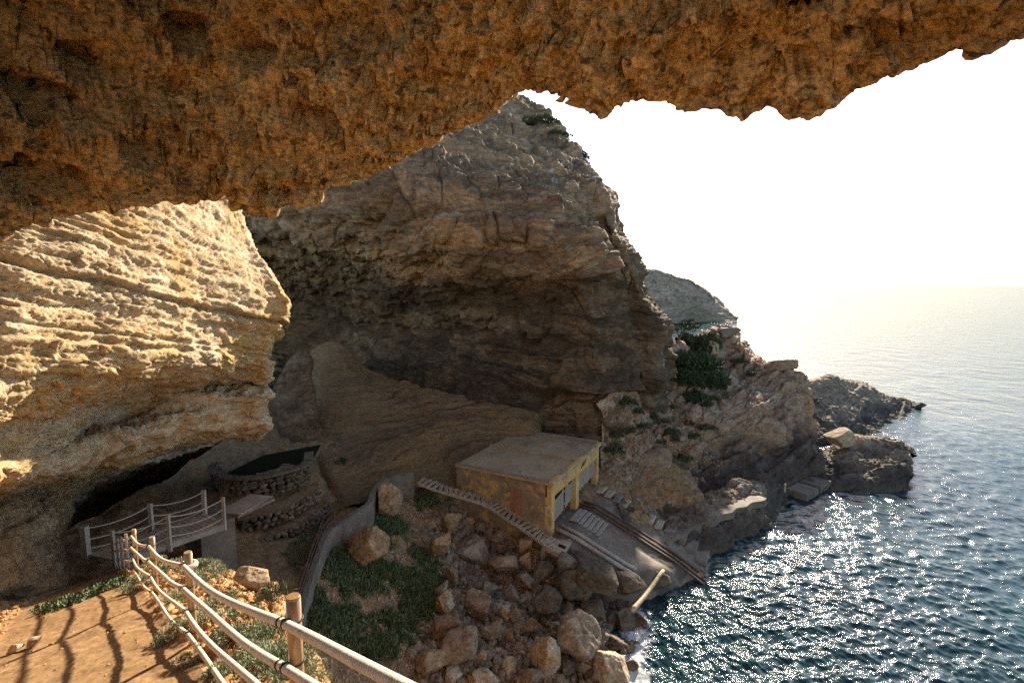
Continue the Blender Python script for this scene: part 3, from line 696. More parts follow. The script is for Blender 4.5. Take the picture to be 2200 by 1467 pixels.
h4 = [   # farther point
 [(1690, 860, 84), (1750, 840, 88), (1800, 835, 90), (1850, 850, 90), (1900, 870, 88), (1950, 890, 84), (1975, 895, 80)],
 [(1690, 835, 68), (1740, 817, 72), (1800, 810, 75), (1850, 826, 77), (1900, 845, 78), (1945, 862, 79), (1962, 874, 78)],
 [(1690, 860, 66), (1745, 845, 68.4), (1805, 840, 70), (1855, 850, 72), (1905, 862, 74), (1946, 872, 76), (1962, 880, 76)],
 [(1690, 890, 63.6), (1750, 880, 65.4), (1810, 872, 67.2), (1860, 876, 69.4), (1908, 880, 72), (1946, 884, 74), (1960, 887, 74.6)],
 [(1690, 920, 60.8), (1750, 915, 61.6), (1815, 908, 63.4), (1862, 905, 65.8), (1905, 905, 68), (1940, 900, 71), (1958, 896, 73)],
 [(1690, 940, 59.2), (1750, 934, 60.0), (1820, 930, 61.4), (1866, 925, 63.4), (1905, 921, 65.4), (1938, 912, 69), (1956, 903, 72)],
 [(1690, 965, 57), (1750, 960, 58), (1825, 952, 59.4), (1868, 945, 61.2), (1905, 938, 63), (1938, 928, 67), (1956, 918, 70)],
]
headland('far_point', h4, 180, 220, d_shelf, M['point'])
h5 = [   # distant headland
 [(1300, 560, 340), (1370, 590, 340), (1430, 610, 345), (1490, 625, 345), (1530, 650, 345), (1565, 680, 330), (1590, 690, 300)],
 [(1300, 545, 285), (1372, 572, 285), (1430, 590, 285), (1485, 606, 285), (1515, 622, 285), (1552, 662, 278), (1583, 687, 268)],
 [(1300, 570, 278), (1376, 580, 278), (1432, 600, 277), (1488, 612, 277), (1520, 630, 276), (1550, 665, 271), (1583, 688, 265)],
 [(1300, 610, 272), (1380, 625, 270), (1438, 635, 270), (1492, 648, 268), (1522, 660, 268), (1550, 674, 266), (1582, 690, 263)],
 [(1300, 655, 262), (1385, 665, 262), (1442, 672, 262), (1494, 680, 262), (1524, 684, 262), (1552, 688, 261.5), (1580, 692, 261)],
 [(1300, 722, 236), (1385, 722, 236), (1442, 718, 238), (1494, 704, 248), (1524, 697, 255), (1552, 697, 255), (1580, 697, 255)],
]
def d_far(p, n):
    s = p[:, 2] + .35 * p[:, 0] + 2 * fbm(p * .03, 3, 2)
    d = 3.0 * fbm(p * .035, 4, 16) + 1.6 * strata(s, p, 6, 13, .3) + .9 * ridged(p * .12, 4, 9) + .4 * fbm(p * .6, 3, 3)
    return d
headland('far_headland', h5, 150, 220, d_far, M['far'], towards=(60, 0, CAMZ))

# ------------------------------------------------------------------ cove: terrace, green bank, boulder beach, sea bed (one height field)
cz = []
def c_(px, py, zr): cz.append(Pz(px, py, zr))
for px, py, z in [(700, 1100, -12.8), (760, 1090, -12.8), (650, 1180, -12.6), (600, 1230, -12.4), (560, 1190, -12.2), (620, 1120, -12.6), (520, 1230, -12.0), (800, 1040, -12.7), (470, 1050, -10.9), (560, 1062, -11.0), (650, 1030, -11.0), (600, 1000, -10.8), (500, 990, -10.6),
                  (560, 1270, -12.2), (640, 1260, -12.4), (690, 1140, -12.7), (820, 1060, -12.9), (450, 1200, -11.9), (400, 1250, -11.8), (500, 1290, -12),
                  (720, 1185, -13.2), (690, 1240, -13.0), (660, 1330, -12.9), (655, 1400, -13.0), (760, 1130, -13.2), (820, 1090, -13.2), (870, 1060, -13.0), (900, 1035, -12.9),
                  (770, 1250, -14.0), (800, 1310, -14.7), (720, 1350, -13.9), (860, 1180, -14.5), (900, 1300, -15.6), (940, 1240, -15.8), (850, 1400, -15.4), (700, 1440, -13.8),
                  (760, 1440, -14.6), (880, 1120, -14.0), (930, 1100, -14.1), (960, 1080, -14.0), (1000, 1250, -16.8), (1100, 1200, -17.0), (1000, 1400, -16.9), (1200, 1290, -17.8),
                  (1100, 1330, -17.3), (1290, 1350, -18.5), (1100, 1450, -17.5), (1250, 1450, -18.3), (1350, 1460, -19.2), (1310, 1280, -18.7), (1320, 1400, -18.8), (1500, 1300, -21), (1420, 1440, -21), (1700, 1300, -23), (1600, 1500, -23),
                  (1420, 1330, -20), (1000, 1130, -15.2), (1050, 1150, -15.8), (1120, 1180, -16.4), (1180, 1210, -16.6), (1190, 1150, -15.75), (1240, 1210, -17.6), (1330, 1240, -18.6), (1420, 1260, -19.6),
                  (950, 1000, -12.4), (1000, 1030, -13.4), (900, 1467, -16), (990, 1467, -16.8), (1180, 1400, -17.8), (1250, 1090, -15.5), (1330, 1080, -15.9), (1390, 1120, -16.6), (1300, 1150, -16.9), (1370, 1200, -18.0), (1450, 1200, -19.2), (1500, 1200, -20)]:
    c_(px, py, z)
for x, y, z in [(6, 41, -14), (0, 41, -12), (-6, 38, -11), (-12, 34, -11.5), (-16, 28, -11), (-18, 22, -10.5), (-14, 17, -11.2), (-9, 14, -12), (-4, 13, -14.5), (2, 14, -17), (8, 15, -20), (14, 18, -22), (20, 30, -22), (14, 36, -18.5), (-9, 11, -12.5), (0, 10, -16)]:
    cz.append(np.array([x, y, CAMZ + z]))
cz = np.array(cz)
gx = np.linspace(-19, 15, 350); gy = np.linspace(10, 42, 350)
X, Y = np.meshgrid(gx, gy)
Zc = tps(cz, X, Y)
def cove_z(x, y):
    return tps(cz, np.asarray(x, float), np.asarray(y, float))
Zc = Zc - .9 * sst(28, 30.5, Y) * sst(0.5, -2, X) * sst(-13, -10.5, X)
G = np.stack([X, Y, Zc], -1)
def d_cove(p, n):
    q = p.copy(); q[:, 2] *= .5
    px, py = proj(p)
    flat = inside(px, py, [(480, 1300), (440, 1170), (620, 1080), (800, 1010), (870, 1010), (800, 1070), (710, 1150), (645, 1300)])
    k = np.where(flat, .2, 1.0)
    d = .30 * fbm(q * .45, 3, 201) * k
    f1, f2, c = worley(q * 1.1, 202)
    beach = sst(CAMZ - 14.8, CAMZ - 16.5, p[:, 2])
    d += beach * .40 * (c - .4) * sst(0, .22, f2 - f1)
    f1, f2, c = worley(q * 2.6, 203)
    d += (.05 + .17 * beach) * (c - .3) * sst(0, .25, f2 - f1) * k
    return np.stack([0 * d, 0 * d, d + .05 * fbm(p * 2.2, 4, 204) * k], 1)
oc, VC = rock_sheet('cove_ground', G, d_cove, M['cove'], towards=(0, 20, CAMZ + 40))

# ------------------------------------------------------------------ path and mound beside the rope fence
FE = np.array([-.662, .7495]); FR = np.array([.7495, .662])     # along the fence, and to its right
P1 = np.array([-1.32, 2.9])
def fence_base(t):
    t = np.asarray(t, float)
    return CAMZ - 3.03 - .335 * np.minimum(t, 11.4) - .42 * np.maximum(t - 11.4, 0)
def fence_xy(t, o=0): return P1 + np.multiply.outer(t, FE) + np.multiply.outer(o, FR)
tt = np.linspace(-7, 19.5, 500); oo = np.concatenate([np.linspace(-7, -3, 40), np.linspace(-2.98, 2.4, 270), np.linspace(2.45, 6, 60)])
T_, O_ = np.meshgrid(tt, oo, indexing='ij')
eg = np.interp(T_, [-7, -3, 0, 1.2, 2.5, 4, 5.5, 7, 8.5, 11, 14, 20], [.6, .5, .42, .5, .75, 1.1, 1.35, 1.2, .95, .6, .4, .3])
xy = P1 + T_[..., None] * FE + O_[..., None] * FR
nz = fbm(np.stack([xy[..., 0], xy[..., 1], 0 * T_], -1).reshape(-1, 3) * .9, 4, 300).reshape(T_.shape)
eg2 = eg + .35 * nz
zb = fence_base(T_)
right = zb + .10 * np.sin(np.clip(O_ / eg2, 0, 1) * 3.14) - .06 * O_ - np.where(O_ > eg2, (O_ - eg2) * 3.2, 0)
right = np.maximum(right, CAMZ - 14.5)
left = zb - .03 * np.abs(O_) + np.where(O_ < -2.5, (-O_ - 2.5) * .75, 0)
Zp = np.where(O_ > 0, right, left)
Gp = np.concatenate([xy, Zp[..., None]], -1)
onpath = ((O_ < -.08) & (O_ > -2.5)).ravel()
def d_path(p, n):
    soft = sst(-2.4, -2.0, O_.ravel()) * sst(.05, -.25, O_.ravel())
    q = p * [1, 1, .6]
    d = .02 * fbm(q * 1.2, 3, 301)
    # log-edged steps across the path, worn almost flat
    ph = (T_.ravel() * 1.55 + .6 * fbm(q * .35, 2, 305) + .12 * O_.ravel())
    fr = ph - np.floor(ph)
    d += soft * (.008 * (fr - .5) * sst(0, .12, fr) * sst(1, .9, fr) + .015 * fbm(q * 7, 3, 302))
    f1, f2, c = worley(q * 2.6, 303); g1, g2, c2 = worley(q * 6.5, 304)
    d += (1 - soft) * (.13 * (c - .3) * sst(0, .25, f2 - f1) + .055 * c2 * sst(.0, .3, g2 - g1) + .06 * ridged(q * 2.2, 3, 307))
    return np.stack([0 * d, 0 * d, d], 1)
op, VP = rock_sheet('path_mound', Gp, d_path, M['mound'], towards=(-3, 6, CAMZ + 30))
op.name = 'hillside'
op.data.materials.append(M['path'])
fo = O_[:-1, :-1]; sel = ((fo < -.12) & (fo > -2.45 + .3 * nz[:-1, :-1])).ravel()
op.data.polygons.foreach_set('material_index', sel.astype(np.int32))
def mound_z(t, o):
    i = int(np.argmin(abs(tt - t))); j = int(np.argmin(abs(oo - o)))
    return VP[i, j].copy()

# ------------------------------------------------------------------ sea
na, nr_ = 620, 560
az = np.radians(np.concatenate([[-40, -10], np.linspace(4, 48, na - 4), [70, 100]]))
dist = np.concatenate([[15, 18], 1 / np.linspace(1 / 21, 1 / 420, nr_ - 32), np.geomspace(460, 40000, 30)])
A, R = np.meshgrid(az, dist)
SX, SY = R * np.sin(A), R * np.cos(A)
H = np.zeros_like(SX); DX = H.copy(); DY = H.copy()
r2 = np.random.default_rng(11)
wd0 = math.radians(205)
for i in range(84):
    lam = float(np.exp(r2.uniform(math.log(.20), math.log(2.0))))
    th = wd0 + r2.normal(0, 1.0)
    k = 2 * math.pi / lam; amp = .0066 * lam ** .85 * r2.uniform(.5, 1.4)
    ph = k * (SX * math.sin(th) + SY * math.cos(th)) + r2.uniform(0, 6.28)
    cell = R * (dist[1] / dist[0] - 1) * R / dist[0]
    fade = sst(lam / 2.2, lam / 4.5, np.maximum(R * (az[5] - az[4]), np.gradient(dist)[:, None] * np.ones_like(R)))
    g = 1 + .5 * np.sin(SX * .11 + i) * np.sin(SY * .09 + i * 2)
    H += amp * fade * g * np.sin(ph)
    DX += .7 * amp * fade * math.sin(th) * np.cos(ph); DY += .7 * amp * fade * math.cos(th) * np.cos(ph)
V = np.stack([SX + DX, SY + DY, H], -1).reshape(-1, 3)
me = mesh_from('sea', V, grid_faces(nr_, na, False))
# foam where the swell breaks on the rocks of the cove
shore = np.array([Pz(px, py, -18.6)[:2] for px, py in [(1372, 1467), (1360, 1420), (1365, 1370), (1372, 1330), (1345, 1300), (1325, 1275), (1310, 1262), (1350, 1250), (1400, 1248), (1440, 1240), (1480, 1230), (1510, 1205), (1550, 1185), (1600, 1160), (1660, 1122), (1700, 1090), (1740, 1080), (1800, 1072), (1880, 1056), (1945, 1038)]])
wgt = np.array([1, 1, 1, 1, 1, 1, 1, .8, .6, .5, .45, .4, .4, .4, .5, .5, .3, .25, .25, .25])
dm = np.full(len(V), 0.0)
near = R.ravel() < 70
vv = V[near, :2]; dd = np.zeros(len(vv))
for i in range(len(shore) - 1):
    a, b = shore[i], shore[i + 1]; ab = b - a
    t = np.clip(((vv - a) @ ab) / (ab @ ab), 0, 1)
    ds = np.linalg.norm(vv - a - t[:, None] * ab, axis=1)
    dd = np.maximum(dd, (wgt[i] * (1 - t) + wgt[i + 1] * t) * np.exp(-(ds / 1.5) ** 1.3))
dm[near] = dd
at = me.attributes.new('foam', 'FLOAT', 'POINT'); at.data.foreach_set('value', dm.astype(np.float32))
k = N('sea_water')
v = k.pos()
c = k.ramp(k.noise(v, .06, 4, .6), [(.35, (.007, .024, .027)), (.55, (.009, .036, .038)), (.75, (.012, .054, .050))])
fa = k.n('Attribute', attribute_name='foam').outputs['Fac']
fn = k.noise(v, 1.4, 8, .7, 1.8)
fsum = k.math('ADD', k.math('MULTIPLY', fa, .55), k.math('MULTIPLY', fn, .75))
fm = k.ramp(fsum, [(.72, 0.0), (.86, 1.0)])
fm = k.math('MULTIPLY', fm, k.ramp(fa, [(.05, 0.0), (.3, .7)]))
c = k.mix(fm, c, (.62, .64, .64))
vs = k.pos((1, .75, 1), (0, 0, .4))
b0 = k.bump(k.noise(vs, .22, 4, .6, .4), .5, .9)
b1 = k.bump(k.noise(vs, 1.1, 8, .62, .6), .4, .25, b0)
b2 = k.bump(k.noise(vs, 5.5, 4, .6, .6), .5, .04, b1)
# water body plus a mirror layer; far off, unresolved waves keep the mean reflectance of the surface low
k.t.nodes.remove(k.b)
df = k.n('BsdfDiffuse'); k.l(c, df.inputs['Color']); k.l(b2, df.inputs['Normal'])
gl = k.n('BsdfAnisotropic'); gl.inputs['Roughness'].default_value = .06; k.l(b2, gl.inputs['Normal']); gl.inputs['Color'].default_value = (1, 1, 1, 1)
fr = k.n('Fresnel'); fr.inputs['IOR'].default_value = 1.333; k.l(b2, fr.inputs['Normal'])
fac = k.math('MULTIPLY', k.math('MINIMUM', fr.outputs[0], .145), k.math('SUBTRACT', 1.0, fm))
mx = k.n('MixShader'); k.l(fac, mx.inputs[0]); k.l(df.outputs[0], mx.inputs[1]); k.l(gl.outputs[0], mx.inputs[2])
k.l(mx.outputs[0], [n for n in k.t.nodes if n.type == 'OUTPUT_MATERIAL'][0].inputs['Surface'])
o = put('sea', me, k.m); tag(o, kind='structure')

# ------------------------------------------------------------------ helpers for placing and shaping loose things
import bmesh
def on_mesh(Vg, px, py, r=14):
    """point of a built surface that the photograph shows at (px, py)"""
    q = Vg.reshape(-1, 3); k = (q[:, 1] > .5); q = q[k]
    x, y = proj(q); d = (x - px) ** 2 + (y - py) ** 2
    c = np.where(d < r * r)[0]
    if len(c) == 0: c = np.argsort(d)[:6]
    return q[c[np.argmin(q[c, 1])]].copy()

_ico = {}
def ico(n):
    if n not in _ico:
        bm = bmesh.new(); bmesh.ops.create_icosphere(bm, subdivisions=n, radius=1)
        _ico[n] = (np.array([v.co[:] for v in bm.verts]), np.array([[v.index for v in f.verts] for f in bm.faces])); bm.free()
    return _ico[n]

def rock_shape(seed, n=4, planes=13, soft=.10, rough=.10, flat=.75):
    """an angular stone: a sphere cut by random planes with worn edges and a broken surface"""
    V, Fc = ico(n); r = np.random.default_rng(seed)
    N_ = r.normal(size=(planes, 3)); N_ /= np.linalg.norm(N_, axis=1)[:, None]
    h = r.uniform(.55, .95, planes)
    cosv = np.maximum(V @ N_.T, .02)
    a = h[None] / cosv
    rad = -soft * np.log(np.sum(np.exp(-np.minimum(a, 3) / soft), 1) + math.exp(-1.35 / soft))
    p = V * rad[:, None]
    off = r.uniform(0, 50, 3)
    q = p + off
    d = rough * (fbm(q * 1.6, 3, seed) * .8 + ridged(q * 3.2, 3, seed + 1) * .5)
    if n >= 4:
        f1, f2, c = worley(q * [2.2, 2.2, 3.2], seed + 2); d += rough * .9 * (c - .5) * sst(0, .2, f2 - f1)
        d += rough * .25 * fbm(q * 9, 2, seed + 4)
    p = p + V * d[:, None]
    R = np.linalg.qr(r.normal(size=(3, 3)))[0]
    return p, Fc
def add_rock(name, centre, dims, mat, seed, n=5, planes=12, rough=.12, soft=.07, label=None, group=None, cat='boulder', tilt=None):
    p, Fc = rock_shape(seed, n, planes, soft, rough)
    p = p / np.abs(p).max(0) * np.asarray(dims, float) * .5
    if tilt is not None:                                  # turned about the viewing direction, clockwise in the photograph
        c, s_ = math.cos(tilt), math.sin(tilt); x, z = p[:, 0].copy(), p[:, 2].copy()
        p[:, 0] = c * x + s_ * z; p[:, 2] = -s_ * x + c * z
    me = mesh_from(name, p, Fc)
    o = put(name, me, mat, loc=centre)
    return tag(o, label, cat, group)

def leaf_cloud(seed, n, shape, size, slim=.35, up=.5):
    """n small diamond leaves spread through a volume; shape(r, n) gives points and outward directions"""
    r = np.random.default_rng(seed)
    C, D = shape(r, n)
    D = D + r.normal(0, .5, (n, 3)) + [0, 0, up]; D /= np.linalg.norm(D, axis=1)[:, None]
    S = np.cross(D, r.normal(size=(n, 3))); S /= np.linalg.norm(S, axis=1)[:, None] + 1e-6
    L = size * r.uniform(.6, 1.4, n)[:, None]
    V = np.stack([C, C + D * L * .5 + S * L * slim * .5, C + D * L, C + D * L * .5 - S * L * slim * .5], 1).reshape(-1, 3)
    return V, np.arange(4 * n).reshape(-1, 4)

def dome(r, n, lobes=7, flat=.7):
    k = r.normal(size=(lobes, 3)) * [.45, .45, .2]; k[:, 2] = np.abs(k[:, 2]) + .1
    rad = r.uniform(.35, .6, lobes)
    i = r.integers(0, lobes, n); d = r.normal(size=(n, 3)); d[:, 2] = np.abs(d[:, 2]) * .9 - .15
    d /= np.linalg.norm(d, axis=1)[:, None]
    c = k[i] + d * (rad[i] * r.uniform(.55, 1, n) ** .5)[:, None]
    c[:, 2] = np.maximum(c[:, 2], 0) * flat
    return c, d

def copy_thing(o, loc, rz=0.0, sc_=(1, 1, 1), label=None, group=None):
    c = o.copy(); col.objects.link(c); c.location = loc; c.rotation_euler = (0, 0, rz); c.scale = sc_
    if label: c['label'] = label
    if group: c['group'] = group
    for ch in list(o.children):
        d = ch.copy(); col.objects.link(d); d.parent = c
    return c

# ------------------------------------------------------------------ rope fence
def v3(xy, z): return np.array([xy[0], xy[1], z])
pt = [-3.8, 0, 3.8, 7.6, 11.4, 14.3, 16.6, 18.7]
fence = thing('rope_fence', v3(P1, float(fence_base(0))), 'rope handrail fence on brown posts running down beside the earth path', 'fence')
H_POST = 1.17
for t in pt:
    b = v3(fence_xy(t), float(fence_base(t)))
    m = MB(); r = .043 if t < 12 else .04
    m.tube([b + [0, 0, z] for z in (-.5, .3, .8, H_POST - .012)], r, 20)
    m.tube([b + [0, 0, z] for z in (H_POST - .0115, H_POST)], [r, r * .9], 20)
    m.build('post', M['postwood'] if t < 12 else M['whitewood'], fence, smooth=False)
    o = fence.children[-1]
    for pl in o.data.polygons: pl.use_smooth = abs(pl.normal.z) < .5
def rope_line(level, t0, t1, step):
    ts = np.arange(t0, t1 + step / 2, step); out = []
    for t in ts:
        i = min(max(int(np.searchsorted(pt, t)) - 1, 0), len(pt) - 2)
        a, b = pt[i], pt[i + 1]; f = (t - a) / (b - a)
        z = float(fence_base(a)) * (1 - f) + float(fence_base(b)) * f + H_POST - level - (.065 if i else -.01) * (b - a) / 3.8 * 4 * f * (1 - f) + (.10 * (1 - f) if i == 0 else 0)
        out.append(v3(fence_xy(t, -.072 + .012 * math.sin(t * 1.7 + level * 9)), z))
    return np.array(out)
for li, lev in enumerate((.15, .42, .72, 1.0)):
    rr = (.0265, .0255, .024, .023)[li]
    ptsn = rope_line(lev, -3.9, 4.6, .0034)
    m = MB()
    sl_ = np.arange(len(ptsn)) * .0034
    m.tube(ptsn, rr, 12, rf=lambda i, th: 1 + .20 * np.abs(np.cos(math.pi * sl_[i] / .022 + th)) - .12)
    o = m.build('rope', M['rope'], fence, smooth=True)
    m = MB(); pf = rope_line(lev, 4.6, 18.7, .12); m.tube(pf, rr * .97, 9)
    o2 = m.build('rope', M['rope'] if True else M['oldrope'], fence, smooth=True)
    for t in pt:                                           # black bands tying the rope to the post
        c = rope_line(lev, t, t + .02, .01)
        m = MB()
        for dt in (-.05, .05) if t < 8 else (.05,):
            q = rope_line(lev, t + dt, t + dt + .021, .007)
            m.tube(q, rr * 1.22, 12)
        pc = v3(fence_xy(t), c[0][2])
        ring = [pc + .049 * np.array([math.cos(a), math.sin(a), .15 * math.sin(a)]) for a in np.linspace(0, 2 * math.pi, 17)]
        m.tube(ring, .005, 6, cap=False)
        m.build('band', M['black'], o if t < 4.6 else o2, origin=fence.location, smooth=True)
        (o if t < 4.6 else o2).children[-1].location = (0, 0, 0)
pc = v3(fence_xy(3.8), float(fence_base(3.8)) + H_POST - .17)
m = MB(); m.tube([pc + np.array([.07 * math.cos(a), .07 * math.sin(a), .02 * a / 6.28 - .01]) for a in np.linspace(0, 9.5, 40)], .027, 10)
m.build('knot', M['rope'], fence, smooth=True)

# ------------------------------------------------------------------ footbridge and its abutment
ZB = -9.65
fa, fb = Pz(246, 1203, ZB), Pz(482, 1123, ZB); ba, bb = Pz(186, 1190, ZB), Pz(440, 1101, ZB)
br = thing('footbridge', (fa + ba) / 2, 'short wooden footbridge with white posts and sagging rope rails', 'footbridge')
nb = 21
for i in range(nb):
    f0, f1 = (i + .06) / nb, (i + .94) / nb
    q = [fa + (fb - fa) * f0, fa + (fb - fa) * f1, ba + (bb - ba) * f1, ba + (bb - ba) * f0]
    dz = random.uniform(-.008, .008)
    m = MB(); m.add([p + [0, 0, dz] for p in q] + [p + [0, 0, dz - .045] for p in q], [(0, 1, 2, 3), (7, 6, 5, 4), (0, 4, 5, 1), (1, 5, 6, 2), (2, 6, 7, 3), (3, 7, 4, 0)])
    m.build('plank', M['treadwood'], br)
for a, b in ((fa, fb), (ba, bb)):
    m = MB(); m.bar(a + [0, 0, -.16], b + [0, 0, -.16], .12, .22, bev=.01); m.build('beam', M['oldwood'], br)
def bpost(p, h, wd):
    m = MB(); m.box(p + [0, 0, h / 2 - .15], [wd / 2, 0, 0], [0, wd / 2, 0], [0, 0, h / 2 + .15], .012); m.build('post', M['whitewood'], br)
fpos = [(fa, 1.1, .10), (Pz(365, 1168, ZB), 1.15, .11), (fb, 1.08, .11)]; bpos = [(ba, 1.05, .2), (Pz(326, 1136, ZB), 1.05, .13), (bb, 1.0, .14)]
for q in fpos + bpos: bpost(*q)
for side in (fpos, bpos):
    for lev in (.08, .5, .85):
        pts = []
        for (a, ha, _), (b, hb, _) in zip(side[:-1], side[1:]):
            for f in np.linspace(0, 1, 14)[:-1]:
                pts.append(a * (1 - f) + b * f + [0, 0, (ha * (1 - f) + hb * f) - lev - .16 * 4 * f * (1 - f)])
        pts.append(side[-1][0] + [0, 0, side[-1][1] - lev])
        m = MB(); m.tube(pts, .022, 8); m.build('rope', M['oldrope'], br, smooth=True)
a, b = Pz(430, 1137, ZB - .1), Pz(504, 1112, ZB - .1)
d = b - a; d[2] = 0; n_ = np.array([-d[1], d[0], 0]) / np.linalg.norm(d)
ab = thing('concrete_abutment', (a + b) / 2 - [0, 0, 2], 'grey concrete block carrying the right end of the footbridge', 'abutment')
m = MB(); m.box((a + b) / 2 + n_ * .9 - [0, 0, 1.15], d / 2, n_ * .9, [0, 0, 1.15], .03); m.build('block', M['greywall'], ab)
e = b + d * .02; f = Pz(575, 1072, ZB - .15)
m = MB(); m.bar(b + n_ * .7 - [0, 0, .06], f + n_ * .3, 1.3, .12, bev=.02); m.build('slab', M['concrete'], ab)
wk = thing('plank_walkway', b, 'narrow plank walkway leading on from the footbridge to the stone basin', 'walkway')
d2 = (f - b); L2 = np.linalg.norm(d2)
for i in range(16):
    c = b + n_ * .55 + d2 * (i + .5) / 16 + [0, 0, .04]
    m = MB(); s2 = np.cross(d2 / L2, [0, 0, 1]); m.box(c, d2 / 16 * .44, s2 * .6, [0, 0, .025], .008); m.build('plank', M['treadwood'], wk)

# ------------------------------------------------------------------ dry stone walls: round basin and terrace steps
stone_me = []
for i in range(8):
    p, Fc = rock_shape(900 + i, 2, 9, .10, .05); p = p / np.abs(p).max(0) * .5
    me = mesh_from('stone', p, Fc, smooth=False); me.materials.append(M['stone']); stone_me.append(me)
def stone_wall(root, pts, zb, zt, size, thick, cap=None):
    pts = np.asarray(pts, float); seg = np.linalg.norm(np.diff(pts[:, :2], axis=0), axis=1); cum = np.concatenate([[0], np.cumsum(seg)])
    z = zb; row = 0; base = np.asarray(root.location)
    while z < zt - size * .3:
        h = size * random.uniform(.75, .95); s_ = random.uniform(0, size)
        while s_ < cum[-1]:
            wd = size * random.uniform(.9, 1.7)
            x = np.interp(s_ + wd / 2, cum, pts[:, 0]); y = np.interp(s_ + wd / 2, cum, pts[:, 1])
            i = min(int(np.searchsorted(cum, s_ + wd / 2)), len(pts) - 1); dx, dy = pts[i][:2] - pts[i - 1][:2]
            o = put('stone', random.choice(stone_me), None, root); o.location = np.array([x, y, CAMZ + z + h / 2]) - base + np.array([random.uniform(-.03, .03), random.uniform(-.03, .03), 0])
            o.scale = (wd * 1.04, thick * random.uniform(.8, 1.1), h * 1.1); o.rotation_euler = (random.uniform(-.1, .1), random.uniform(-.12, .12), math.atan2(dy, dx) + random.choice((0, math.pi)) + random.uniform(-.1, .1))
            s_ += wd
        z += h * .92; row += 1
bp = [Pz(x, y, -10.0)[:2] for x, y in [(664, 972), (660, 992), (640, 1004), (600, 1016), (560, 1024), (515, 1027), (485, 1024), (462, 1014), (455, 1003), (470, 994)]]
basin = thing('stone_basin', (*np.mean(bp, 0), CAMZ - 11.4), 'round dry stone basin with a pale rim under the overhanging rock', 'stone basin')
stone_wall(basin, bp, -11.15, -10.12, .30, .4)
m = MB()
cp = cr(np.array([np.append(q, CAMZ - 10.0) for q in bp]), np.linspace(0, len(bp) - 1, 50))
for a, b in zip(cp[:-1], cp[1:]): m.bar(a, b + (b - a) * .06, .5, .12, bev=.02)
m.build('rim', M['stone'], basin)
bc = np.mean(bp, 0) + [0.3, 1.3]
ang = np.linspace(0, 2 * math.pi, 40, endpoint=False)
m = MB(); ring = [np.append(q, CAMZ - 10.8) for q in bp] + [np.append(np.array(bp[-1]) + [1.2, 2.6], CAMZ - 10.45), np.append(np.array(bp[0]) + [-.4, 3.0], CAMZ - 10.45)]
m.add(ring, [tuple(range(len(ring)))]); k_ = N('basin_hollow_shade'); M['basin'] = k_.out((.016, .017, .009), 1.0, None, 0.0)  # near-black sheet, the basin's inner shade painted as colour
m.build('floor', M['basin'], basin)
tw_pts = [([(512, 1132), (560, 1122), (610, 1108), (650, 1086), (684, 1062)], -11.9, -11.2, 'upper'),
          ([(530, 1180), (575, 1170), (625, 1150), (668, 1124), (706, 1088)], -12.7, -12.05, 'lower')]
for pts, z0, z1, nm in tw_pts:
    pp = [Pz(x, y, (z0 + z1) / 2)[:2] for x, y in pts]
    tw = thing('terrace_wall', (*pp[2], CAMZ + z0), nm + ' of the two rough stone steps between the footbridge and the curved wall', 'stone wall')
    stone_wall(tw, pp, z0, z1, .3, .42)
    back = [Pz(x, y - 34, z1)[:2] for x, y in pts]
    m = MB(); n5 = len(pts)
    m.add([np.append(q, CAMZ + z1 - .05) for q in pp] + [np.append(q, CAMZ + z1) for q in back], [(i, i + 1, n5 + i + 1, n5 + i) for i in range(n5 - 1)])
    m.add([np.append(q, CAMZ + z1 - .45) for q in pp] + [np.append(q, CAMZ + z1 - .4) for q in back], [(i, n5 + i, n5 + i + 1, i + 1) for i in range(n5 - 1)])
    m.build('tread', M['cove'], tw)

# ------------------------------------------------------------------ curved parapet wall with its iron railing
wp = np.array([Pz(x, y, z) for x, y, z in [(888, 1017, -12.2), (850, 1022, -12.1), (815, 1038, -12.0), (800, 1062, -11.95), (792, 1082, -11.95), (745, 1114, -12.0), (703, 1146, -12.05), (684, 1190, -12.05), (668, 1235, -12.1), (652, 1290, -12.15), (636, 1345, -12.2)]])
wps = cr(wp, np.linspace(0, len(wp) - 1, 44))
pw = thing('parapet_wall', wp[5] - [0, 0, 1.2], 'low curved grey wall between the terrace and the green bank', 'wall')
m = MB()
T = np.gradient(wps, axis=0); T[:, 2] = 0; T /= np.linalg.norm(T, axis=1)[:, None]; Nn = np.stack([-T[:, 1], T[:, 0], 0 * T[:, 0]], 1)
prof = [(-.13, -2.2), (-.13, 0), (.13, 0), (.13, -1.3)]
n4 = len(prof); VV = [wps[i] + Nn[i] * a + [0, 0, b + .03 * math.sin(i * 1.9)] for i in range(len(wps)) for a, b in prof]
FF = [(i * n4 + j, i * n4 + (j + 1) % n4, (i + 1) * n4 + (j + 1) % n4, (i + 1) * n4 + j) for i in range(len(wps) - 1) for j in range(n4)] + [(3, 2, 1, 0), tuple((len(wps) - 1) * n4 + j for j in range(n4))]
m.add(VV, FF); m.build('wall', M['greywall'], pw)
m = MB()
for i in range(len(wps) - 1): m.bar(wps[i] + [0, 0, .04], wps[i + 1] + (wps[i + 1] - wps[i]) * .03 + [0, 0, .03], .30, .06, bev=.015)
m.build('coping', M['greywall'], pw)
ra = wps[24:43]; rlg = thing('iron_railing', ra[0], 'thin dark iron railing standing on the near end of the curved wall', 'railing')
for i in (0, 6, 12, 18):
    m = MB(); m.tube([ra[i] + [0, 0, .05], ra[i] + [0, 0, .98]], .03, 8); m.build('post', M['iron'], rlg)
for h in (.95, .65, .35):
    m = MB(); m.tube(ra + [0, 0, h], .027, 8); m.build('rail', M['iron'], rlg, smooth=True)

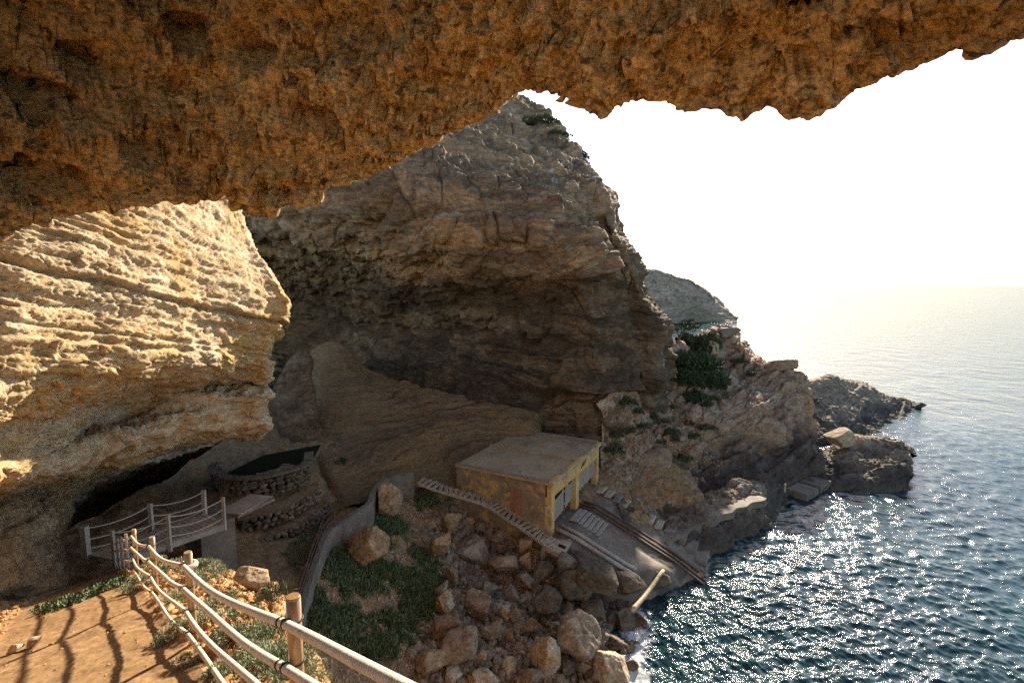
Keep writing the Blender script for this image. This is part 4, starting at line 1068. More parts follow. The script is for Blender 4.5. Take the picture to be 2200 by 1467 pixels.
# ------------------------------------------------------------------ boathouse
C0 = Pz(1185, 1037, -11.95); C1 = Pz(1287, 953, -11.95)
fdir = C1 - C0; LF = np.linalg.norm(fdir); fdir /= LF
bdir = np.array([-fdir[1], fdir[0], 0]); LB = 7.0; Zu = np.array([0, 0, 1.0])
ZF, ZT = CAMZ - 15.3, CAMZ - 11.95
def bh(f, b, z): return np.array([C0[0], C0[1], 0]) + fdir * f + bdir * b + Zu * z
def bbox(m, f0, f1, b0, b1, z0, z1, bev=0.0):
    m.box(bh((f0 + f1) / 2, (b0 + b1) / 2, (z0 + z1) / 2), fdir * (f1 - f0) / 2, bdir * (b1 - b0) / 2, Zu * (z1 - z0) / 2, bev)
bhs = thing('boathouse', bh(0, 0, ZF), 'flat roofed concrete boathouse with peeling ochre front and broken grey doors', 'boathouse')
m = MB(); bbox(m, -.12, LF + .1, -.16, LB, ZT - .16, ZT, .03); m.build('roof', M['roof'], bhs); roof = bhs.children[-1]
def sub(m, name, mat, par, root):
    o = m.build(name, mat, par, origin=root.location); o.location = (0, 0, 0); return o
m = MB(); bbox(m, LF * .5 - .12, LF * .5 + .12, .12, LB, ZT, ZT + .13, .02); sub(m, 'curb', M['roof'], roof, bhs)
m = MB(); bbox(m, LF - .12, LF + .1, .12, LB, ZT, ZT + .22, .02); sub(m, 'curb', M['concrete'], roof, bhs)
m = MB(); bbox(m, -.12, LF + .1, -.16, .12, ZT + .002, ZT + .10, .02); sub(m, 'curb', M['plaster'], roof, bhs)
m = MB(); bbox(m, -.12, .12, .12, LB, ZT + .002, ZT + .07, .02); sub(m, 'curb', M['concrete'], roof, bhs)
m = MB(); bbox(m, .003, LF, .003, .3, ZT - 1.0, ZT - .16); m.build('lintel', M['plaster'], bhs)
for f0, wd in ((0, .5), (LF * .5 - .28, .56), (LF - .45, .45)):
    m = MB(); bbox(m, f0, f0 + wd, 0, .42, ZF - .4, ZT - 1.0, .02); m.build('pillar', M['plaster'], bhs)
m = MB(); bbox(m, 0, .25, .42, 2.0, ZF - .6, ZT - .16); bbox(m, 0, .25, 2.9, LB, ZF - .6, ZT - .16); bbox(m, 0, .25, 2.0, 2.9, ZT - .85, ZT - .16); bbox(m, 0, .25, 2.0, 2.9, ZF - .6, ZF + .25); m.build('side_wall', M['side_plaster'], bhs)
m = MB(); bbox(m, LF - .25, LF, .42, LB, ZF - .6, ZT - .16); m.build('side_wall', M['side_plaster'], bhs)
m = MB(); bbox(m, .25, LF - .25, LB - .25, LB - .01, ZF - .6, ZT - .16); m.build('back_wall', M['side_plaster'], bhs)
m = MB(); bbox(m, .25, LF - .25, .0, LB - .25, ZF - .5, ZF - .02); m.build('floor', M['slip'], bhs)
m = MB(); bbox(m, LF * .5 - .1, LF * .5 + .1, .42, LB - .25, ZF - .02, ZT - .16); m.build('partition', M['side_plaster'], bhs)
m = MB(); bbox(m, .06, .12, 2.0, 2.9, ZF + .25, ZT - .85); m.build('side_door', M['redwood'], bhs); sd = bhs.children[-1]
for i in range(6):
    m = MB(); bbox(m, .012 + .008 * (i % 2), .06, 2.0 + i * .15 + .008, 2.0 + (i + 1) * .15 - .008, ZF + .26, ZT - .86); sub(m, 'board', M['redwood'], sd, bhs)
def leaf(f0, f1, zt0, zt1, hgt, bpos, n, missing=()):
    """a door leaf of vertical boards hung from f0 to f1, its top edge running from zt0 to zt1"""
    m = MB()
    for fr in (.22, .78):
        m.bar(bh(f0, bpos + .05, zt0 - hgt * fr), bh(f1, bpos + .05, zt1 - hgt * fr), .04, .12)
    o = m.build('door', M['greyslat'], bhs)
    for i in range(n):
        if i in missing: continue
        a, b = f0 + (f1 - f0) * (i + .07) / n, f0 + (f1 - f0) * (i + .93) / n
        f = (i + .5) / n; zt = zt0 + (zt1 - zt0) * f + random.uniform(-.03, .03); zb = zt - hgt + random.uniform(-.06, .04)
        m = MB(); bbox(m, a, b, bpos + random.uniform(0, .012), bpos + .028, zb, zt); sub(m, 'slat', M['greyslat'], o, bhs)
leaf(.5, 2.2, ZT - 1.55, ZT - 1.35, 1.35, .16, 9)
leaf(2.2, LF * .5 - .28, ZT - 1.25, ZT - 1.0, 1.5, .20, 8, (1,))
leaf(LF * .5 + .28, LF - .45, ZT - 1.15, ZT - 1.02, 1.25, .16, 17)
for i, (f, z, a) in enumerate(((LF * .5 + .9, ZT - .55, .5), (LF * .5 + 1.35, ZT - .5, .5), (3.0, ZT - 1.02, 0))):
    m = MB(); m.box(bh(f, -.004, z), (fdir * math.cos(a) + Zu * math.sin(a)) * .28, bdir * .006, (-fdir * math.sin(a) + Zu * math.cos(a)) * .07); m.build('hole_shade', M['black'], bhs)  # thin black plates painting the dark inside of holes

# slipway: sloping concrete apron with launching rails
sdir = -bdir
def sp(f, s_, dz=0.0):
    z = ZF - .06 - .40 * max(s_ - .7, 0) - .03 * max(s_ - 5, 0) ** 2
    return bh(f, -s_, z + dz)
fs = [-1.0, -.2, .3, 2, 4, 6, 8, 9.4, 10.2]
ctl = []
for q in np.concatenate([[-.07], np.linspace(.0, 1, 8)]):
    row = []
    for f in fs:
        s_ = q * float(np.interp(f, [-1, .3, 5, 8, 10.2], [4.4, 4.9, 8.6, 9.0, 9.0]))
        dz = -2.6 if f < -.5 else (-.7 if f < 0 else (-.5 if f > 9.8 else 0))
        row.append(sp(f + .12 * max(s_ - 2, 0) * (f < 1), s_, dz - (1.6 * sst(.86, 1, q) * (f < 4.5))))
    ctl.append(row)
G = loft(ctl, 150, 170)
def d_slip(p, n):
    b = sst(CAMZ - 17.2, CAMZ - 18.6, p[:, 2])
    d = .05 * fbm(p * .8, 4, 1) + b * .25 * ridged(p * 1.2, 4, 5) - .10 * np.exp(-((((p - bh(0, 0, 0)) @ fdir) - 3.9) / .25) ** 2) * (1 - b)
    return np.stack([0 * d, 0 * d, d], 1)
so_, VS = rock_sheet('slipway', G, d_slip, M['slip'], towards=(0, 20, CAMZ + 30))
def rail(pts, r, mat, label, name='launching_rail', seg=10):
    m = MB(); m.tube(pts, r, seg); o = m.build(name, mat, None, origin=pts[0], smooth=True); return tag(o, label, 'rail')
for f, lb in ((.55, 'nearest thick grey launching rail left of the slip, on the side of the plank platform'), (1.1, 'second thick grey launching rail from the plank platform, under the broken door')):
    rail([sp(f, .1, .30), sp(f, 1.4, .26), sp(f + .02, 3.0, .25), sp(f + .10, 5.0, .28)], .13, M['pipe'], lb)
for f, lb in ((4.75, 'dark launching rail on the open slip, nearest to the boathouse middle pillar'), (5.15, 'middle one of the dark launching rails running into the sea'), (5.65, 'dark launching rail on the open slip, nearest to the pale stepping slabs')):
    m = MB(); q = [sp(f, -1.2, .13), sp(f, 1.0, .13), sp(f, 4.0, .15), sp(f, 6.5, .16), sp(f, 9.3, .22)]
    for a, b in zip(q[:-1], q[1:]): m.bar(a, b + (b - a) * .02, .13, .14, bev=.02)
    o = m.build('launching_rail', M['iron'], None, origin=q[0]); tag(o, lb, 'rail')
ws = thing('slip_deck', sp(3.4, .6), 'worn plank deck on the slip below the broken boathouse door', 'deck')
for i in range(7):
    s0 = .35 + i * .3; m = MB(); m.box((sp(2.4, s0, .09) + sp(4.3, s0, .09)) / 2, fdir * .95, sdir * .13, Zu * .03, .01); m.build('plank', M['oldwood'], ws)
sl_things = thing('stepping_slabs', sp(8.4, .4), 'row of pale concrete stepping slabs down the far edge of the slip', 'steps')
for i in range(9):
    s0 = -.1 + i * .62; c = sp(8.1 - .02 * i, s0, .16)
    m = MB(); m.box(c, fdir * .62, sdir * .25, Zu * .07, .02); m.build('slab', M['treadwood' if i % 3 else 'concrete'], sl_things)
cs = thing('concrete_steps', sp(8.6, 6.3), 'low grey concrete steps by the waterline beside the dark hump', 'steps')
for i in range(4):
    c = sp(8.6 - .25 * i, 5.6 + i * .75, .12); m = MB(); m.box(c, fdir * .95, sdir * .36, Zu * .16, .03); m.build('step', M['concrete'], cs)

# stairs of wooden treads down to the plank platform
sp_ = np.array([Pz(x, y, z) for x, y, z in [(905, 1036, -12.75), (945, 1050, -13.1), (985, 1062, -13.45), (1030, 1074, -13.8), (1062, 1088, -14.15), (1092, 1108, -14.5), (1130, 1132, -14.95), (1162, 1155, -15.3), (1186, 1172, -15.55)]])
nst = 31
sps = cr(sp_, np.linspace(0, len(sp_) - 1, nst))
stp = thing('stairs', sp_[4], 'long flight of pale wooden treads down to the boathouse corner', 'stairs')
Td = np.gradient(sps, axis=0); Td[:, 2] = 0; Td /= np.linalg.norm(Td, axis=1)[:, None]
for i in range(nst):
    sd_ = np.array([-Td[i][1], Td[i][0], 0]); sd_ = sd_ * .9 + Td[i] * .25 * math.sin(i * .9); sd_ /= np.linalg.norm(sd_)
    al = np.cross(sd_, Zu)
    for k_ in (-1, 1):
        m = MB(); m.box(sps[i] + al * k_ * .058 + [0, 0, .12 + random.uniform(-.012, .012)], sd_ * (.5 + .06 * random.random()), al * .046, Zu * .026, .006)
        m.build('tread', M['treadwood'], stp)
for sgn in (-1, 1):
    m = MB(); q = [sps[i] + np.array([-Td[i][1], Td[i][0], 0]) * .42 * sgn + [0, 0, .02] for i in range(0, nst, 3)]
    for a, b in zip(q[:-1], q[1:]): m.bar(a, b, .07, .16)
    m.build('stringer', M['oldwood'], stp)
q = [Pz(x, y, -15.45) for x, y in [(1195, 1130), (1236, 1146), (1206, 1192), (1166, 1172)]]
plf = thing('plank_platform', q[3], 'square wooden plank platform at the foot of the stairs', 'platform')
for i in range(8):
    f0, f1 = (i + .05) / 8, (i + .93) / 8
    c4 = [q[0] + (q[3] - q[0]) * f0, q[0] + (q[3] - q[0]) * f1, q[1] + (q[2] - q[1]) * f1, q[1] + (q[2] - q[1]) * f0]
    if i == 5: c4[2], c4[3] = c4[1] + (c4[2] - c4[1]) * .6, c4[0] + (c4[3] - c4[0]) * .6
    m = MB(); m.add([p for p in c4] + [p - [0, 0, .05] for p in c4], [(3, 2, 1, 0), (4, 5, 6, 7), (0, 1, 5, 4), (1, 2, 6, 5), (2, 3, 7, 6), (3, 0, 4, 7)]); m.build('plank', M['treadwood'], plf)
for a, b in ((q[3], q[2]), (q[0], q[1]), (q[2], q[1])):
    m = MB(); m.bar(a - [0, 0, .14], b - [0, 0, .14], .1, .17); m.build('joist', M['oldwood'], plf)
for p in (q[2], q[3], q[1]):
    m = MB(); m.box(p - [0, 0, 1.0], [.14, 0, 0], [0, .14, 0], [0, 0, .78]); m.build('pier', M['concrete'], plf)

# ------------------------------------------------------------------ boulders one can tell apart
BL = [  # px, py, width, height, material, seed, tilt, label
 (828, 1078, 62, 84, 'red_boulder', 1, .3, 'brown boulder leaning against the bend of the curved grey wall'),
 (793, 1172, 96, 92, 'red_boulder', 2, -.5, 'large reddish boulder in the green plants just below the curved wall'),
 (967, 1124, 46, 58, 'red_boulder', 3, .6, 'ochre oval boulder on the earth slope below the middle of the stairs'),
 (1033, 1132, 30, 30, 'boulder', 4, 0, 'small rounded boulder tucked under the stairs'),
 (1021, 1188, 100, 66, 'boulder', 5, .2, 'broad flat boulder below the stairs at the top of the beach'),
 (1084, 1214, 70, 62, 'boulder', 6, -.3, 'smooth egg shaped boulder between the broad flat boulder and the plank platform'),
 (950, 1168, 52, 64, 'red_boulder', 7, .2, 'upright tawny boulder at the edge of the green bank'),
 (972, 1236, 34, 50, 'boulder', 8, .1, 'narrow upright boulder below the tawny one'),
 (1029, 1298, 62, 80, 'boulder', 9, -.2, 'grey brown boulder standing in the middle of the beach'),
 (1046, 1268, 50, 34, 'boulder', 10, 0, 'low boulder right behind the grey brown standing one'),
 (957, 1298, 46, 56, 'pale_boulder', 11, .4, 'pale pointed boulder at the lower corner of the green bank'),
 (952, 1352, 84, 66, 'boulder', 12, -.5, 'wedge boulder split from the big one in front of it'),
 (992, 1396, 96, 98, 'boulder', 13, .5, 'big split boulder with a straight diagonal crack at the foot of the beach'),
 (1180, 1414, 76, 124, 'pale_boulder', 14, .1, 'tall pale craggy boulder at the bottom edge of the beach'),
 (1244, 1382, 112, 132, 'boulder', 15, -.7, 'long dark slab of rock sloping down behind the tall pale boulder'),
 (1243, 1258, 100, 92, 'wet_boulder', 16, -.4, 'great dark rounded boulder under the slip'),
 (1183, 1296, 78, 66, 'wet_boulder', 17, .2, 'dark humped boulder left of the great rounded one'),
 (1143, 1348, 48, 44, 'boulder', 18, 0, 'round brown boulder behind the tall pale boulder'),
 (1058, 1362, 60, 50, 'boulder', 19, .2, 'block with flat top right of the big split boulder'),
 (1104, 1315, 34, 46, 'boulder', 20, .1, 'slim boulder in the gap in the middle of the beach'),
 (1340, 1336, 54, 56, 'wet_boulder', 21, .1, 'ochre boulder in the surf holding the foot of the bleached log'),
 (1326, 1386, 48, 40, 'wet_boulder', 22, 0, 'dark boulder in the foam below the log'),
 (1322, 1436, 96, 76, 'pale_boulder', 23, -.2, 'broad tan boulder at the water in the bottom of the picture'),
 (1218, 1424, 34, 56, 'wet_boulder', 24, -.3, 'dark wedge stuck beside the tall pale boulder'),
 (1164, 1234, 62, 48, 'wet_boulder', 25, 0, 'dark low boulder below the plank platform'),
 (1130, 1252, 46, 40, 'boulder', 26, .2, 'brown block in the shadow of the dark low boulder'),
 (1282, 1246, 96, 70, 'wet_boulder', 27, .25, 'rough rock mass carrying the lower left side of the slip'),
 (1352, 1262, 84, 60, 'wet_boulder', 41, .3, 'wet rock under the lower end of the slip'),
 (1226, 1218, 70, 52, 'wet_boulder', 42, .3, 'brown rock between the plank platform and the slip'),
 (1418, 1252, 70, 40, 'wet_boulder', 43, .1, 'wave washed rock at the seaward corner of the slip'),
 (1141, 1462, 52, 44, 'boulder', 28, 0, 'boulder cut by the bottom edge left of the tall pale one'),
 (1046, 1462, 66, 30, 'pale_boulder', 29, 0, 'flat pale stone at the very bottom of the beach'),
 (1275, 1318, 60, 46, 'wet_boulder', 44, .2, 'wet boulder between the great rounded one and the surf'),
]
for px, py, bw, bh_, mt, sd, tl, lb in BL:
    c = on_mesh(VC, px, py + bh_ * .30)
    if sd in (27, 41, 42, 43): c = c * [1, 0, 0] + [0, c[1] - 1.3, c[2]]
    D = c[1]; wd, hg = bw * D / F * 1.08, bh_ * D / F * 1.08
    x, z = ray(px, py)
    # centre on the same line of sight, resting on the ground
    cc = np.array([x * D, D, z * D + CAMZ]); cc = cc + np.array([0, .15 * wd, 0]); cc[2] -= .04 * hg
    add_rock('boulder', cc, (wd, (wd + hg) * .48, hg), M[mt], 300 + sd, 5, 10, .10, .006, lb, tilt=tl)

def special(px, py, D, wpx, hpx, mat, seed, label, name='boulder', cat='boulder', tilt=0, depth=.8, n=5, planes=11, rough=.08):
    return add_rock(name, P(px, py, D), (wpx * D / F, wpx * D / F * depth, hpx * D / F), mat, seed, n, planes, rough, .05, label, tilt=tilt, cat=cat)
special(1802, 942, 50.5, 66, 54, M['pale_boulder'], 401, 'square tan block perched on the sea ledge', tilt=.2, planes=8, rough=.04)
special(1529, 751, 56, 34, 46, M['pale_boulder'], 402, 'smooth oval pale boulder beside the dark bushes on the headland', planes=22, rough=.03)
special(1566, 716, 60, 48, 26, M['boulder'], 403, 'flat brown rock capping the top of the headland', tilt=-.2)
special(1688, 786, 57.5, 100, 40, M['headland'], 404, 'beak of tan rock sticking out seawards from the headland', name='rock_beak', cat='rock', tilt=-.28, depth=.5)
special(1660, 812, 57.5, 80, 50, M['headland'], 405, 'rock shoulder under the beak on the headland', name='rock_shoulder', cat='rock', depth=.8)
special(1712, 830, 57.5, 50, 60, M['point'], 414, 'dark crag at the seaward corner under the beak', name='crag', cat='rock', depth=.8)
special(1640, 930, 50.0, 170, 110, M['headland'], 406, 'great overhanging bulge of grey rock in the middle of the headland', name='rock_bulge', cat='rock', depth=.5, planes=14, rough=.14)
special(1410, 985, 41.5, 90, 66, M['boulder'], 407, 'dark red slab lying in the scree right of the boathouse', tilt=-.5, depth=.5)
special(1350, 960, 42.0, 40, 30, M['boulder'], 413, 'small block on the scree above the red slab')
special(1976, 871, 76.5, 30, 16, M['point'], 408, 'small dark rock alone in the sea off the far point', name='islet', cat='rock')
special(552, 1244, 7.6, 92, 84, M['pale_boulder'], 409, 'pale limestone rock on the edge of the mound beyond the fence', tilt=-.5, depth=.8)
special(560, 1300, 6.7, 60, 76, M['pale_boulder'], 410, 'cracked pale rock with a green tuft below the limestone rock', depth=.8)
for px, py, wp_, hp_, sd, lb in ((72, 1366, 34, 26, 411, 'loose pale stone lying on the inner edge of the path'), (26, 1380, 34, 22, 412, 'flat loose stone at the left edge of the picture on the path')):
    c = on_mesh(VP, px, py + 8); D = c[1]
    add_rock('stone_block', c + [0, 0, hp_ * D / F * .4], (wp_ * D / F, wp_ * D / F, hp_ * D / F), M['pale_boulder'], sd, 4, 10, .05, .05, lb, cat='stone')

sp2 = [on_mesh(VH2, x, y, 16) for x, y in [(1428, 1150), (1455, 1132), (1490, 1112), (1530, 1096), (1565, 1080), (1600, 1066), (1640, 1054)]]
sp2 = cr(np.array(sp2), np.linspace(0, len(sp2) - 1, 60)); sp2[:, 2] = np.convolve(np.pad(sp2[:, 2], 4, mode='edge'), np.ones(9) / 9, 'valid') + .10
tg = np.gradient(sp2, axis=0); tg[:, 2] = 0; tg /= np.linalg.norm(tg, axis=1)[:, None]; nn = np.stack([-tg[:, 1], tg[:, 0], 0 * tg[:, 0]], 1)
wv = (.5 + .12 * np.sin(np.arange(60) * .7))[:, None]
Gs = np.stack([sp2 - nn * wv - [0, 0, .5], sp2 - nn * wv * .9, sp2, sp2 + nn * wv * .9, sp2 + nn * wv - [0, 0, .5]], 1)
o = put('shore_path', mesh_from('shore_path', Gs.reshape(-1, 3), grid_faces(60, 5), False), M['slip']); tag(o, kind='structure')
lg0, lg1 = Pz(1358, 1312, -17.35), Pz(1426, 1226, -17.2)
m = MB(); lp = np.array([lg0 + (lg1 - lg0) * t + np.array([.03 * math.sin(t * 5), 0, .03 * math.cos(t * 7)]) for t in np.linspace(0, 1, 14)])
m.tube(lp, np.linspace(.125, .10, 14), 12, rf=lambda i, th: 1 + .06 * np.sin(3 * th + i)); o = m.build('log', M['log'], None, origin=lg0, smooth=True)
tag(o, 'bleached log propped from the ochre boulder to the lower end of the slip', 'log')
for i, (px, py, wpx, hpx) in enumerate(((1723, 1060, 50, 16), (1752, 1044, 40, 14))):
    c = Pz(px, py, -18.5); m = MB(); d_ = np.array([.80, .60, 0]); n_ = np.array([-.6, .8, 0])
    m.box(c, d_ * 1.15, n_ * .9, [0, 0, .5], .04); o = m.build('landing_slab', M['slip'], None, origin=c)
    tag(o, ('nearer', 'farther')[i] + ' of the two flat concrete landing slabs between the hump and the ledge', 'slab')
c = Pz(1686, 1056, -16.7); m = MB(); m.tube([c, c + [0, 0, .35], c + [0, 0, .62]], [.07, .07, .09], 10); m.tube([c + [0, 0, .621], c + [0, 0, .68]], [.09, .04], 10)
tag(m.build('mooring_post', M['whitewood'], None, origin=c), 'small white mooring post at the tip of the dark hump', 'post')

# ------------------------------------------------------------------ the rest of the boulder beach
shapes = []
for i in range(14):
    p, Fc = rock_shape(700 + i, 4, 8 + i % 4, .006, .10); p /= np.abs(p).max(0) * 2
    shapes.append((p, Fc))
bm_ = {}
def small_rock(name, c, size, mats, label, group, rs):
    i = int(rs.integers(0, 14)); mt = mats[int(rs.integers(0, len(mats)))]
    if (i, mt) not in bm_:
        me = mesh_from('beach_rock', *shapes[i]); me.materials.append(M[mt]); bm_[(i, mt)] = me
    o = bpy.data.objects.new(name, bm_[(i, mt)]); col.objects.link(o)
    o.location = c; o.scale = size * rs.uniform(.7, 1.25, 3); o.rotation_euler = rs.uniform(0, 6.28, 3)
    return tag(o, label, 'boulder', group)
rs = np.random.default_rng(5)
poly = [(905, 1150), (960, 1075), (1050, 1130), (1150, 1190), (1290, 1215), (1335, 1270), (1350, 1467), (890, 1467), (880, 1400), (950, 1300), (930, 1210)]
Q = VC.reshape(-1, 3); qx, qy = proj(Q); cand = np.where(inside(qx, qy, poly))[0]
nb_ = 0; used = []
while nb_ < 285:
    c = Q[cand[rs.integers(0, len(cand))]]
    px, py = proj(c); size = float(np.clip(rs.lognormal(-.6, .5), .25, 1.35))
    if any(np.hypot(c[0] - u[0], c[1] - u[1]) < .36 * (size + u[2]) for u in used): continue
    used.append((c[0], c[1], size)); nb_ += 1
    wet = c[2] < CAMZ - 17.6
    mt = str(rs.choice(['wet_boulder', 'wet_boulder', 'boulder'] if wet else ['boulder', 'boulder', 'red_boulder', 'pale_boulder']))
    zone = 'at the bottom edge of the beach' if py > 1390 else 'under the plank stairs' if py < 1190 else 'beside the green bank' if px < 1010 else 'near the surf' if px > 1230 else 'in the middle of the beach'
    lb = ('small ' if size < .55 else 'fair sized ') + {'boulder': 'brown', 'red_boulder': 'tawny', 'pale_boulder': 'pale tan', 'wet_boulder': 'dark wet'}[mt] + ' rock wedged between bigger boulders ' + zone
    small_rock('beach_rock', c + [0, 0, size * .12], size, [mt], lb, 'rocks of the boulder beach', rs)
# wet rocks standing in the water along the shore
for i in range(26):
    px, py = [(1345, 1300), (1335, 1420), (1365, 1390), (1350, 1340), (1300, 1275), (1440, 1236), (1470, 1226), (1590, 1160), (1650, 1122), (1380, 1250)][i % 10]
    c = Pz(px + rs.normal(0, 14), py + rs.normal(0, 9), -18.6)
    where = ['by the log', 'at the bottom edge', 'below the log', 'beside the ochre boulder', 'left of the log', 'at the end of the dark rails', 'at the end of the dark rails', 'below the dark hump', 'under the tip of the dark hump', 'behind the log'][i % 10]
    small_rock('beach_rock', c, float(rs.uniform(.35, 1.0)), ['wet_boulder'], 'black wave washed rock standing in the water ' + where, 'rocks standing in the surf', rs)

def stone_field(name, pts, sizes, mat, label, seed):
    """countless small stones as one mesh"""
    r = np.random.default_rng(seed); Vb, Fb = ico(1); Vs, Fs = [], []
    for i, (c, s_) in enumerate(zip(pts, sizes)):
        R = np.linalg.qr(r.normal(size=(3, 3)))[0]
        v = (Vb * r.uniform(.65, 1.15, (len(Vb), 1))) @ R.T * (s_ * r.uniform(.6, 1.1, 3) * .5)
        Vs.append(v + c); Fs.append(Fb + i * len(Vb))
    me = mesh_from(name, np.concatenate(Vs), np.concatenate(Fs), smooth=False)
    return tag(put(name, me, mat), label, None, None, 'stuff')
idx = cand[rs.integers(0, len(cand), 8000)]
stone_field('beach_shingle', Q[idx] + [0, 0, .03], np.clip(rs.lognormal(-1.5, .6, 8000), .06, .95), M['boulder'], 'loose small stones between the boulders of the cove', 3)
cand2 = np.where(inside(qx, qy, [(680, 1200), (900, 1060), (990, 1100), (930, 1200), (950, 1300), (880, 1467), (690, 1467), (650, 1400)]))[0]
idx = cand2[rs.integers(0, len(cand2), 2600)]
stone_field('bank_stones', Q[idx] + [0, 0, .02], np.clip(rs.lognormal(-2.3, .45, 2600), .04, .3), M['dirt'], 'loose earth stones on the bank', 4)
Qh = VH1.reshape(-1, 3); hx, hy = proj(Qh); vis = np.where(inside(hx, hy, [(1300, 890), (1420, 830), (1500, 900), (1560, 1010), (1420, 1090), (1310, 1060)]) & (Qh[:, 1] < 56))[0]
idx = vis[rs.integers(0, len(vis), 2600)]
stone_field('scree', Qh[idx], np.clip(rs.lognormal(-1.5, .5, 2600), .08, .8), M['boulder'], 'scree of loose stones on the slope right of the boathouse', 5)
Qp = VP.reshape(-1, 3); mnd = np.where((O_.ravel() > .12) & (O_.ravel() < eg2.ravel() + .1) & (T_.ravel() > -2) & (T_.ravel() < 13))[0]
idx = mnd[rs.integers(0, len(mnd), 5200)]
stone_field('mound_gravel', Qp[idx], np.clip(rs.lognormal(-3.4, .55, 5200), .012, .16), M['mound'], 'orange earth crumbs and gravel on the mound', 6)
pth = np.where((O_.ravel() < -.15) & (O_.ravel() > -2.2) & (T_.ravel() > 1))[0]; idx = pth[rs.integers(0, len(pth), 420)]
stone_field('path_pebbles', Qp[idx], np.clip(rs.lognormal(-3.6, .6, 420), .012, .10), M['mound'], 'pebbles scattered over the trodden path', 8)
lft = np.where((O_.ravel() < -2.1) & (O_.ravel() > -4) & (T_.ravel() > 2))[0]; idx = lft[rs.integers(0, len(lft), 1500)]
stone_field('path_edge_gravel', Qp[idx], np.clip(rs.lognormal(-2.8, .6, 1500), .02, .3), M['mound'], 'crumbled stones along the inner edge of the path', 7)

# ------------------------------------------------------------------ plants
# dark green cover of the bank: countless little leaves, one object
jx, jy = qx + 26 * fbm(Q * .8, 3, 411), qy + 26 * fbm(Q * .8, 3, 412)
gp = inside(jx, jy, [(700, 1215), (735, 1165), (770, 1120), (815, 1095), (865, 1110), (890, 1170), (930, 1205), (955, 1270), (948, 1322), (905, 1370), (845, 1420), (760, 1425), (690, 1400), (664, 1350), (680, 1280)]) | inside(jx, jy, [(875, 1035), (905, 1030), (960, 1075), (950, 1100), (900, 1085)])
gm = fbm(Q * .55, 3, 401) + .35
cg = np.where(gp & (gm > .2))[0]
ng = 30000; idx = cg[rs.integers(0, len(cg), ng)]
per = 3
base = np.repeat(Q[idx], per, 0) + rs.normal(0, .10, (ng * per, 3)) * [1, 1, .3]
hgt = np.repeat(.5 + np.clip(gm[idx], 0, 1), per)
D = rs.normal(0, .55, (ng * per, 3)); D[:, 2] = np.abs(D[:, 2]) * .4 + .8; D /= np.linalg.norm(D, axis=1)[:, None]
L = (.22 * hgt * rs.uniform(.5, 1.4, ng * per))[:, None]
S = np.cross(D, rs.normal(size=D.shape)); S /= np.linalg.norm(S, axis=1)[:, None]
V = np.stack([base, base + D * L * .55 + S * .028, base + D * L, base + D * L * .55 - S * .028], 1).reshape(-1, 3)
tag(put('bank_greenery', mesh_from('bank_greenery', V, np.arange(len(V)).reshape(-1, 4), False), M['grass']), 'dense dark green ground plants covering the bank', None, None, 'stuff')

def shrub_mesh(name, seed, n, size, slim, mat, up=.5, flat=.7, lobes=7):
    V, Fc = leaf_cloud(seed, n, lambda r, k: dome(r, k, lobes, flat), size, slim, up)
    me = mesh_from(name, V, Fc, False); me.materials.append(M[mat]); return me
sage = [shrub_mesh('sage_bush', 50 + i, 1500, .17, .22, 'sage', .7, .62) for i in range(4)]
spots = [(368, 1214, .34), (430, 1208, .3), (378, 1278, .24), (468, 1292, .26), (345, 1228, .25), (525, 1334, .26), (566, 1366, .24), (622, 1408, .22), (560, 1432, .2), (502, 1436, .18), (440, 1318, .22), (350, 1372, .17), (676, 1438, .16), (600, 1350, .2),
         (652, 1396, .2), (582, 1395, .18), (480, 1370, .18), (410, 1420, .15), (690, 1462, .13), (470, 1450, .15), (536, 1395, .16), (330, 1205, .25), (392, 1342, .16), (640, 1452, .15), (598, 1455, .16), (455, 1225, .28), (300, 1240, .22), (285, 1262, .2), (618, 1440, .15)]
for i, (px, py, s_) in enumerate(spots):
    c = on_mesh(VP, px, py, 9)
    o = bpy.data.objects.new('sage_bush', sage[i % 4]); col.objects.link(o); o.location = c - [0, 0, .02]
    o.scale = (s_ * 1.1, s_ * 1.1, s_ * random.uniform(.8, 1.1)); o.rotation_euler = (0, 0, random.uniform(0, 6.28))
    where = 'beyond the farthest near post' if py < 1262 else 'under the ropes close to the nearest post' if px > 570 else 'along the foot of the lowest rope' if px < 420 else 'between the nearest two posts'
    tag(o, ('broad' if s_ > .22 else 'small') + ' grey green cushion plant ' + where, 'plant', 'cushion plants on the mound')
tuft = shrub_mesh('grass_tuft', 90, 900, .5, .06, 'dull', 1.4, .9)
o = put('grass_tuft', tuft, None); o.location = on_mesh(VP, 582, 1282, 16) + [0, 0, .0]; o.scale = (.2,) * 3
o.location = P(582, 1290, 6.5); tag(o, 'bright green tuft growing on the cracked pale rock', 'plant')
dull = [shrub_mesh('slope_shrub', 60 + i, 700, .26, .5, 'dull', .5, .75) for i in range(3)]
dark = [shrub_mesh('dark_bush', 70 + i, 2600, .17, .5, 'pine', .5, .85, 11) for i in range(3)]
hs = [(1350, 862), (1372, 880), (1395, 872), (1410, 895), (1385, 910), (1432, 900), (1440, 925), (1425, 945), (1462, 940), (1330, 935), (1350, 925), (1480, 905), (1500, 935), (1470, 980), (1320, 960), (1448, 870), (1520, 920), (1405, 850), (1540, 860), (1585, 770), (1600, 800)]
